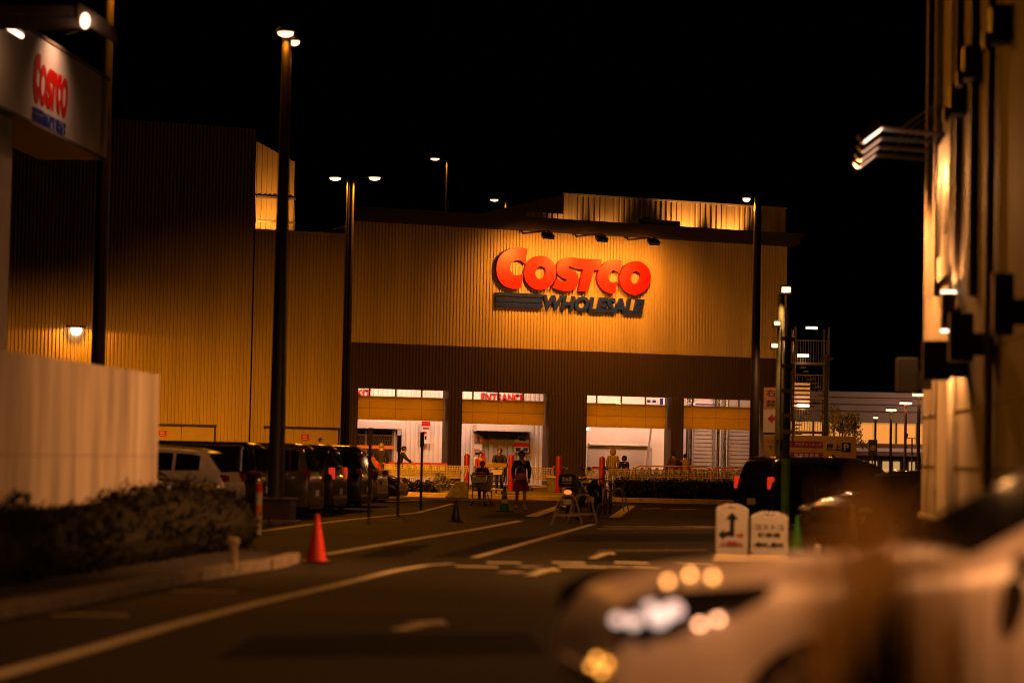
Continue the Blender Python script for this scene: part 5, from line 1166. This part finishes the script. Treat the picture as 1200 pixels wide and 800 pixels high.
park(262, 614.5, 2.25, 1.82, SUV, p_white, 'white sport utility car with a dark side window, tail toward the lane', tz=.98, seed=.4)
park(300, 610.5, 2.3, 1.76, VAN, p_black, 'tall black van between the white sport utility car and the dark hatchback', tz=1.05, seed=.1)
park(309, 606.5, 2.25, 1.82, SUV, p_dark, 'dark hatchback with red tail lamps left of the planter box', tz=1.0, lit=False, seed=.6)
park(333, 603.8, 1.7, 1.48, KEI, p_white, 'small white boxy car behind the tallest lamp post', tz=.95, seed=.3)
park(360, 606.5, 2.3, 1.76, VAN, p_silver, 'silver van just right of the tallest lamp post', tail='tall', tz=1.0, seed=.5)
park(389, 602.5, 2.3, 1.76, VAN, p_black, 'black van with a bright red tail lamp, behind the red cone', tail='tall', tz=1.05, lit=True, seed=.7)
park(421, 598.5, 2.3, 1.76, VAN, p_black, 'black van with a plain dark tail, next to the bronze hatchback', tail='tall', tz=1.0, seed=.9)
park(440, 594, 2.25, 1.82, SUV, p_brown, 'bronze hatchback partly behind the nearest slim post', tz=1.0, seed=.15)
park(466, 589, 2.28, 1.76, SEDAN, p_dark, 'dark sedan at the far end of the parked row, nose toward the lane', nose=True, seed=.35)
# black minivan on the right
q = G(905, 616.5); fd = Vector((math.sin(R(61)), math.cos(R(61)), 0)); rt = Vector((fd.y, -fd.x, 0)); c = q + fd * 2.3 - rt * .88
V = dict(VAN); V['prof'] = [(x, z * .955 if z > 1.2 else z) for x, z in VAN['prof']]; V['ws'] = ((1.7, 1.12), (.95, 1.66 * .955)); V['rw'] = ((-2.1, 1.68 * .955), (-2.26, 1.06))
make_car('black minivan with lit red tail lamps parked behind the white standing signs', (c.x, c.y, 0), math.atan2(fd.y, fd.x), mat=p_black, group=None, tail='tall', tz=1.05, lit=True, name='minivan', cat='minivan', **V)
# dark sedan facing left toward the camera
q = G(990, 640); fd = Vector((-.72, -.69, 0)).normalized(); rt = Vector((fd.y, -fd.x, 0)); c = q - fd * 2.2 + rt * 1.0
c = Vector((PX(1062, 45.5).x, 45.5, 0))
sed = make_car('dark brown sedan beside the right building, nose toward the ochre cone', (c.x, c.y, 0), math.atan2(fd.y, fd.x), mat=paint('dark brown car paint', (.055, .035, .022), .2, .2), group=None, name='sedan', **SEDAN)
# ---- pale foreground car
FP = dict(prof=[(2.3, .45), (2.28, .80), (2.18, .95), (1.75, 1.06), (.75, 1.15), (.62, 1.16), (-.35, 1.66), (-.9, 1.72), (-1.7, 1.64), (-1.95, 1.5), (-2.2, 1.1), (-2.29, .95), (-2.3, .45)], belt=[(-2.3, 1.15), (-.5, 1.10), (.6, 1.075), (1.6, 1.0), (2.3, .85)], W=1.82, r_=.35, xf=1.32, xr=-1.35, win=[(-.25, .42), (-1.25, -.33)], ws=((.62, 1.16), (-.35, 1.66)), rw=((-1.95, 1.5), (-2.2, 1.1)))
hd = R(188); fd = Vector((math.cos(hd), math.sin(hd), 0)); nr = PX(712, 11.2); c = nr - fd * 2.25 + Vector((-fd.y, fd.x, 0)) * (-.55)
car = make_car('pale beige car close to the camera, blurred, its glowing headlamp at the lower middle', (c.x, c.y, 0), hd, mat=p_pale, name='foreground_car', hz=.86, tz=1.0, **FP)
for ch in list(car.children):
    if ch.name.startswith(('headlight',)): bpy.data.objects.remove(ch)
# swept-back headlamps: black housings with bright elements in front
for s in (-1, 1):
    b = MB(); y0 = s * .70
    prof = [(2.26, .80), (2.25, .93), (2.1, 1.0), (1.55, 1.05), (1.7, .94), (2.0, .82)]
    # wrap: outer side of the fender
    vs = []
    for x, z in prof:
        k = max(0, (x - 1.5) / .8); vs.append((x + .02, s * (.925 - .13 * k ** 2), z))
    for x, z in prof: vs.append((x - .05, s * (.80 - .25 * max(0, (x - 1.5) / .8)), z))
    n = len(prof); b.add(vs, [tuple(range(n)), tuple(range(n, 2 * n))[::-1]] + [(i, (i + 1) % n, (i + 1) % n + n, i + n) for i in range(n)])
    h = b.build('headlight', m_autoglass, car, bevel=.01)
    for k, (x, z, r_, mt) in enumerate(((2.24, .87, .03, 0), (2.17, .865, .035, 0), (2.06, .885, .05, 0), (2.0, .92, .045, 0), (2.1, .93, .028, 0), (1.88, .86, .016, 1), (1.80, .885, .016, 1))):
        if s < 0: continue
        kk = max(0, (x - 1.5) / .8); b = MB(); b.sphere((x + .03, s * (.935 - .13 * kk ** 2), z), r_, 10, 6, (1, .6, .8)); b.build('lamp_bulb', [EM('white parking bulb', (1, .70, .58), 1.3), EM('amber bulb', (1, .42, .20), 10)][mt], h)
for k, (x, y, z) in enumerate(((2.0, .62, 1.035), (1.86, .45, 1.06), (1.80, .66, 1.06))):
    b = MB(); b.sphere((x, y, z), .014, 10, 6); b.build('hood_glint', EM('amber glint', (1, .40, .1), 9), car)  # glowing beads standing in for lamp glints on the bonnet edge
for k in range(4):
    b = MB(); b.sphere((2.305, .35 + .14 * k, .62 + .05 * (k % 2)), .012, 8, 6); b.build('bumper_glint', EM('gold glint', (1, .36, .05), 7), car)  # small glowing beads added for the blurred gold glints along the bumper

# ================================================================== weeds in front of the lens
random.seed(21)
q = PX(1040, 5.6); t = thing('weed_clump', 'out-of-focus tall ochre weed clump nearest the camera, before the pale car', 'plant', (q.x, 5.6, 0), 0)
b = MB(); m_dry = M('dry ochre grass', (.55, .31, .04), .85, 0, .3, 3)
def blade(mb, x, y, H, lx, ly, w_):
    pts = []; n = 7
    for i in range(n + 1):
        k = i / n; ww = w_ * (1 - k * .75); cx_ = x + lx * k * k; cy_ = y + ly * k * k; pts += [(cx_ - ww, cy_, H * k), (cx_ + ww, cy_ + .004, H * k)]
    mb.add(pts, [(2 * i, 2 * i + 1, 2 * i + 3, 2 * i + 2) for i in range(n)])
for _ in range(60): blade(b, random.uniform(-.02, .3), random.uniform(-.1, .4), random.uniform(.95, 1.42) , random.gauss(-.04, .04), random.uniform(-.1, .1), random.uniform(.01, .02))
for _ in range(190):
    u = random.gauss(0, .05); blade(b, u, random.uniform(-.25, .25), random.uniform(1.2, 1.6) - abs(u) * 1.3, -.055 + u * .6 + random.gauss(0, .025), random.uniform(-.1, .1), random.uniform(.008, .018))
b.build('dry_blades', m_dry, t, recalc=False)
b = MB()
for _ in range(70): blade(b, -.10 + random.gauss(0, .03), random.uniform(-.4, -.3), random.uniform(.95, 1.34), random.gauss(.03, .03), random.uniform(-.05, .05), random.uniform(.01, .02))
b.build('dark_blades', m_leaf, t, recalc=False)

# ================================================================== people
m_skin = M('skin', (.50, .33, .24), .55, 0, .08, 8); m_hair = M('dark hair', (.012, .010, .008), .5, 0, .2); m_hairg = M('grey hair', (.30, .26, .22), .6)
def skinmesh(verts, edges, rad, lv=2):
    me = bpy.data.meshes.new('s'); me.from_pydata(verts, edges, []); o = bpy.data.objects.new('s', me); C.objects.link(o)
    md = o.modifiers.new('skin', 'SKIN'); md.use_smooth_shade = True; md.branch_smoothing = .3
    for i, v in enumerate(me.skin_vertices[0].data): v.radius = rad[i]; v.use_root = (i == 0)
    sb = o.modifiers.new('sub', 'SUBSURF'); sb.levels = lv; sb.render_levels = lv
    bpy.context.view_layer.update(); r_ = bpy.data.meshes.new_from_object(o.evaluated_get(bpy.context.evaluated_depsgraph_get()))
    vs = [tuple(v.co) for v in r_.vertices]; fs = [tuple(p.vertices) for p in r_.polygons]; bpy.data.objects.remove(o); bpy.data.meshes.remove(me); bpy.data.meshes.remove(r_); return vs, fs
def person(label, loc, rz, H=1.7, stride=.0, armL=(.1, .2), armR=(.1, .2), bend=0.0, top=None, legs=None, hair=None, skirt=None, hood=False, head_tilt=0.0, shoe=None, group=None, bag=None):
    """faces local -y; stride: forward swing of left leg (rad); arm = (upper swing, elbow bend)"""
    k = H / 1.75; t = thing('person', label, 'person', loc, rz, group)
    top = top or m_black; legs = legs or m_dark; hair = hair or m_hair; shoe = shoe or m_black
    pel = Vector((0, 0, .93)); sb, cb = math.sin(bend), math.cos(bend)
    def tor(z, x=0, y=0): d = z - .93; return Vector((x, -d * sb + y * cb, .93 + d * cb + y * sb))
    def leg(s, a):
        hip = Vector((s * .09, 0, .90)); kn = hip + Vector((s * .01, -math.sin(a) * .43, -math.cos(a) * .43)); ba = a - (.1 if a > 0 else .35 * abs(a) + .05); an = kn + Vector((0, -math.sin(ba) * .41, -math.cos(ba) * .41)); toe = an + Vector((s * .03, -.17, -.03 if a >= 0 else -.05)); return hip, kn, an, toe
    def arm(s, a):
        sh = tor(1.42, s * .185); u = bend + a[0]; el = sh + Vector((s * .05, -math.sin(a[0]) * .28, -math.cos(a[0]) * .28)); f = a[0] + a[1]; wr = el + Vector((-s * .02, -math.sin(f) * .25, -math.cos(f) * .25)); pm = wr + Vector((0, -math.sin(f) * .08, -math.cos(f) * .08)); return sh, el, wr, pm, f
    ll, lr = leg(1, stride), leg(-1, -stride); al, ar = arm(1, armL), arm(-1, armR)
    neck = tor(1.48); hc = tor(1.60, 0, -.02 - head_tilt * .1); hd_ = tor(1.70, 0, -.015 - head_tilt * .14)
    V_ = [pel, tor(1.12), tor(1.36), neck, tor(1.56, 0, -.015), hc, hd_]; Rd = [(.155, .11), (.135, .10), (.16, .105), (.055, .058), (.07, .085), (.078, .098), (.066, .08)]
    Ed = [(0, 1), (1, 2), (2, 3), (3, 4), (4, 5), (5, 6)]
    def chain(root, pts, rs):
        p_ = root
        for v, r_ in zip(pts, rs): V_.append(v); Rd.append((r_, r_)); Ed.append((p_, len(V_) - 1)); p_ = len(V_) - 1
    chain(0, ll, (.085, .055, .038, .03)); chain(0, lr, (.085, .055, .038, .03)); chain(2, al[:4], (.06, .043, .03, .034)); chain(2, ar[:4], (.06, .043, .03, .034))
    sc_ = lambda L_: [tuple(Vector(p) * k) for p in L_]; rs_ = lambda L_: [(a * k, c_ * k) for a, c_ in L_]
    vs, fs = skinmesh(sc_(V_), Ed, rs_(Rd)); b = MB(); b.add(vs, fs)
    for s, A in ((1, al), (-1, ar)):
        d = (A[3] - A[2]).normalized(); side = Vector((1, 0, 0)); nrm = d.cross(side).normalized()
        for j in range(4):
            o_ = A[3] + side * ((j - 1.5) * .018); L_ = (.062, .072, .068, .054)[j]; p1 = o_ + d * L_ * .5 + nrm * .006; p2 = p1 + d * L_ * .42 - nrm * s * 0 + Vector((0, -.012, 0)); b.tube(sc_([o_ - d * .02, o_ + d * .015, p1, p2]), [.0095 * k, .0095 * k, .0085 * k, .006 * k], 6)
        o_ = A[2] + d * .03; b.tube(sc_([o_, o_ - side * s * .03 + d * .03 + Vector((0, -.01, 0)), o_ - side * s * .035 + d * .065 + Vector((0, -.015, 0))]), [.012 * k, .011 * k, .008 * k], 6)
    f = hc + Vector((0, -.095, -.01)); b.tube(sc_([f + Vector((0, .02, .035)), f + Vector((0, -.018, -.008)), f + Vector((0, .01, -.015))]), [.008 * k, .014 * k, .008 * k], 6)
    for s in (-1, 1): b.sphere(tuple((hc + Vector((s * .085, .005, -.005))) * k), .028 * k, 8, 6, (.4, .7, 1.1))
    body = b.build('body', m_skin, t, smooth=60)
    b = MB()
    for s in (-1, 1): b.sphere(tuple((hc + Vector((s * .03, -.088, .015))) * k), .011 * k, 8, 6)
    b.build('eyes', m_hair, body); b = MB(); b.sphere(tuple((hc + Vector((0, -.088, -.055))) * k), .022 * k, 8, 6, (1, .4, .28)); b.build('mouth', M('lips', (.35, .12, .09), .5), body)
    # hair
    b = MB(); hcc = hc + Vector((0, .018, .045)); prof = []
    b.sphere(tuple(hcc * k), .112 * k, 14, 10, (.93, 1.05, 1.0)); 
    b.v = [p if p[1] > (hcc.y - .055) * k or p[2] > (hcc.z + .03) * k else (p[0], (hcc.y - .055) * k, p[2]) for p in b.v]
    b.build('hair', hair, t, smooth=60)
    # top garment
    V2 = [tor(.86), tor(.98), tor(1.12), tor(1.36), tor(1.46)]; R2 = [(.175, .13), (.172, .128), (.16, .122), (.185, .125), (.085, .085)]; E2 = [(0, 1), (1, 2), (2, 3), (3, 4)]
    for A in (al, ar):
        V2 += [A[0], A[1], A[2]]; R2 += [(.082, .082), (.064, .064), (.05, .05)]; i = len(V2); E2 += [(3, i - 3), (i - 3, i - 2), (i - 2, i - 1)]
    vs, fs = skinmesh(sc_(V2), E2, rs_(R2)); b = MB(); b.add(vs, fs); b.build('jacket', top, t, smooth=60)
    if hood: b = MB(); b.sphere(tuple((hc + Vector((0, .03, .02))) * k), .14 * k, 12, 8, (1, 1, 1.1)); b.v = [p if p[1] > (hc.y - .05) * k else (p[0], (hc.y - .05) * k, p[2]) for p in b.v]; b.build('hood', top, t, smooth=60)
    if skirt:
        b = MB(); b.lathe([(.16, .95), (.2, .8), (.25, .62), (.24, .58), (.19, .62), (.13, .9)], 18, sy=.8); b.v = [(p[0] * k, p[1] * k, p[2] * k) for p in b.v]; b.build('skirt', skirt, t, smooth=60)
    else:
        V3 = [Vector((0, 0, .94))]; R3 = [(.165, .12)]; E3 = []
        for A in (ll, lr): V3 += [A[0], A[1], A[2] + Vector((0, 0, .02))]; R3 += [(.1, .1), (.075, .075), (.06, .06)]; i = len(V3); E3 += [(0, i - 3), (i - 3, i - 2), (i - 2, i - 1)]
        vs, fs = skinmesh(sc_(V3), E3, rs_(R3)); b = MB(); b.add(vs, fs); b.build('trousers', legs, t, smooth=60)
    for A in (ll, lr): b = MB(); m_ = (A[2] + A[3]) / 2; b.sphere(tuple(Vector((m_.x, m_.y - .01, m_.z - .01)) * k), .06 * k, 10, 8, (.8, 2.2, .85)); b.build('shoe', shoe, t, smooth=60)
    return t
m_plaid = M('yellow plaid wool', (.42, .30, .06), .8); 
def plaid():
    m = m_plaid; nt = m.node_tree; bs = nt.nodes['Principled BSDF']; tc = nt.nodes.new('ShaderNodeTexCoord'); br = nt.nodes.new('ShaderNodeTexBrick'); br.offset = 0; br.inputs['Scale'].default_value = 9; br.inputs['Mortar Size'].default_value = .06; br.inputs['Brick Width'].default_value = .8; br.inputs['Row Height'].default_value = .8
    br.inputs['Color1'].default_value = (.5, .36, .08, 1); br.inputs['Color2'].default_value = (.44, .31, .07, 1); br.inputs['Mortar'].default_value = (.06, .04, .015, 1)
    mp = nt.nodes.new('ShaderNodeMapping'); mp.inputs['Rotation'].default_value = (R(90), 0, 0); nt.links.new(tc.outputs['Object'], mp.inputs[0]); nt.links.new(mp.outputs[0], br.inputs[0]); nt.links.new(br.outputs[0], bs.inputs['Base Color'])
plaid()
m_coat = M('black coat', (.014, .012, .012), .75, 0, .2); m_rust = M('rust red cloth', (.38, .05, .02), .8, 0, .25, 12); m_brown = M('brown coat', (.13, .07, .04), .8); m_pale = M('pale trousers', (.45, .36, .28), .7); m_yel = M('mustard coat', (.42, .26, .04), .8); m_grey2 = M('dark grey trousers', (.05, .045, .04), .8)
q = G(610, 598.5); person('person in black jacket and rust red skirt walking toward the car park', (q.x, q.y, 0), R(4), 1.74, .32, (.15, .35), (-.25, .5), 0, m_coat, None, skirt=m_rust, hair=M('brown hair', (.10, .055, .025), .6), shoe=m_pale)
bq = q; b = MB(); b.sphere((0, 0, 0), .15, 12, 8, (1.15, .5, .85)); b.tube([(-.14, 0, .12), (-.05, 0, .3), (.05, 0, .3), (.14, 0, .12)], .015, 6); o = b.build('handbag', m_orange, smooth=50, loc=(q.x - .02, q.y - .3, .98)); tag(o, 'orange and rust bag carried in front by the walking person', 'bag')
q = Vector((qc.x + .03, qc.y + .78, 0)); person('dark haired child stooping over the loaded trolley, in dark top and pale trousers', (q.x, q.y, 0), R(0), 1.42, .25, (.9, .3), (.9, .3), .25, m_coat, m_pale)
q = Vector((q2_.x + .05, 90.75, ZF)); person('person in a black coat pushing the trolley piled with flat boxes', q, R(0), 1.72, .2, (.8, .35), (.8, .35), .12, m_coat, m_grey2, hair=M('brown hair', (.10, .055, .025), .6))
q = PX(562, 100, ZF); person('person in a rust red top behind the first red bollard at the entrance', q, R(20), 1.55, 0, (.3, .6), (.2, .4), .05, m_rust, m_grey2)
q = PX(446, 103.2, ZF); person('person in a black jacket with broad shoulders behind the trolleys, under the EXIT bay', q, R(170), 1.85, 0, (.2, .4), (.2, .4), 0, m_coat, m_grey2, hair=m_hairg)
q = PX(467, 103.6, ZF); person('person in dark clothes leaning over the trolleys beside the broad-shouldered one', q, R(100), 1.78, .1, (.7, .4), (.6, .3), .3, m_coat, m_grey2)
qd = fp(375, 510, -1.5); pw = FA.W(qd[0], -1.5, .5); person('dark figure turned sideways on the platform behind the parked vans', pw, R(60), 1.72, 0, (.3, .8), (.3, .9), .05, m_coat, m_grey2)
q = PX(717.5, 104, ZF); person('person in a yellow plaid coat with the hood up, behind the right trolleys', q, R(175), 1.8, 0, (.2, .3), (.2, .3), .05, m_plaid, m_grey2, hood=True)
q = PX(731.5, 103.4, ZF); person('short person in a black hooded coat next to the plaid coat', q, R(200), 1.52, 0, (.2, .3), (.2, .3), .1, m_coat, m_grey2, hood=True)
q = PX(789, 104.5, ZF); person('person in a brown coat before the pillar between the two right bays', q, R(210), 1.74, 0, (.3, .5), (.2, .4), .05, m_brown, m_grey2)
q = PX(802.5, 105, ZF); person('person in a mustard coat just right of the brown coated one', q, R(185), 1.66, 0, (.2, .3), (.2, .3), 0, m_yel, m_grey2)

# ================================================================== unseen lamp posts added out of view as fill for road and pale car
for k, (x, y, pw_, lab) in enumerate(((-9.5, 6, 500, 'added fill lamp post out of view on the left'), (6.4, 6.5, 4400, 'added fill lamp post out of view on the right'))):
    t = thing('street_lamp', lab, 'street lamp', (x, y, 0), 0, 'added fill lamps out of view'); b = MB(); b.tube([(0, 0, 0), (0, 0, 9)], [.12, .08], 12); b.tube([(0, 0, 8.9), (1.5 * (-1 if x > 0 else 1), 0, 9.2)], .04, 8); b.build('pole', m_pole, t, smooth=40)  # street_lamp here is an added fill post, out of view
    hx = 1.5 * (-1 if x > 0 else 1); b = MB(); b.lathe([(.05, .1), (.25, .04), (.25, -.02)], 14, (hx, 0, 9.2)); h = b.build('lamp_head', m_dark, t); b = MB(); b.lathe([(.2, -.03), (.1, -.12), (.01, -.13)], 14, (hx, 0, 9.2)); b.build('lamp_lens', LAMP_EM, h)
    light('road_fill_light', 'SPOT', Vector((x + hx, y, 8.95)), pw_, (1, .38, .12), .12, 128, .5, (-.2, .5, -1) if x > 0 else (.1, .4, -1))
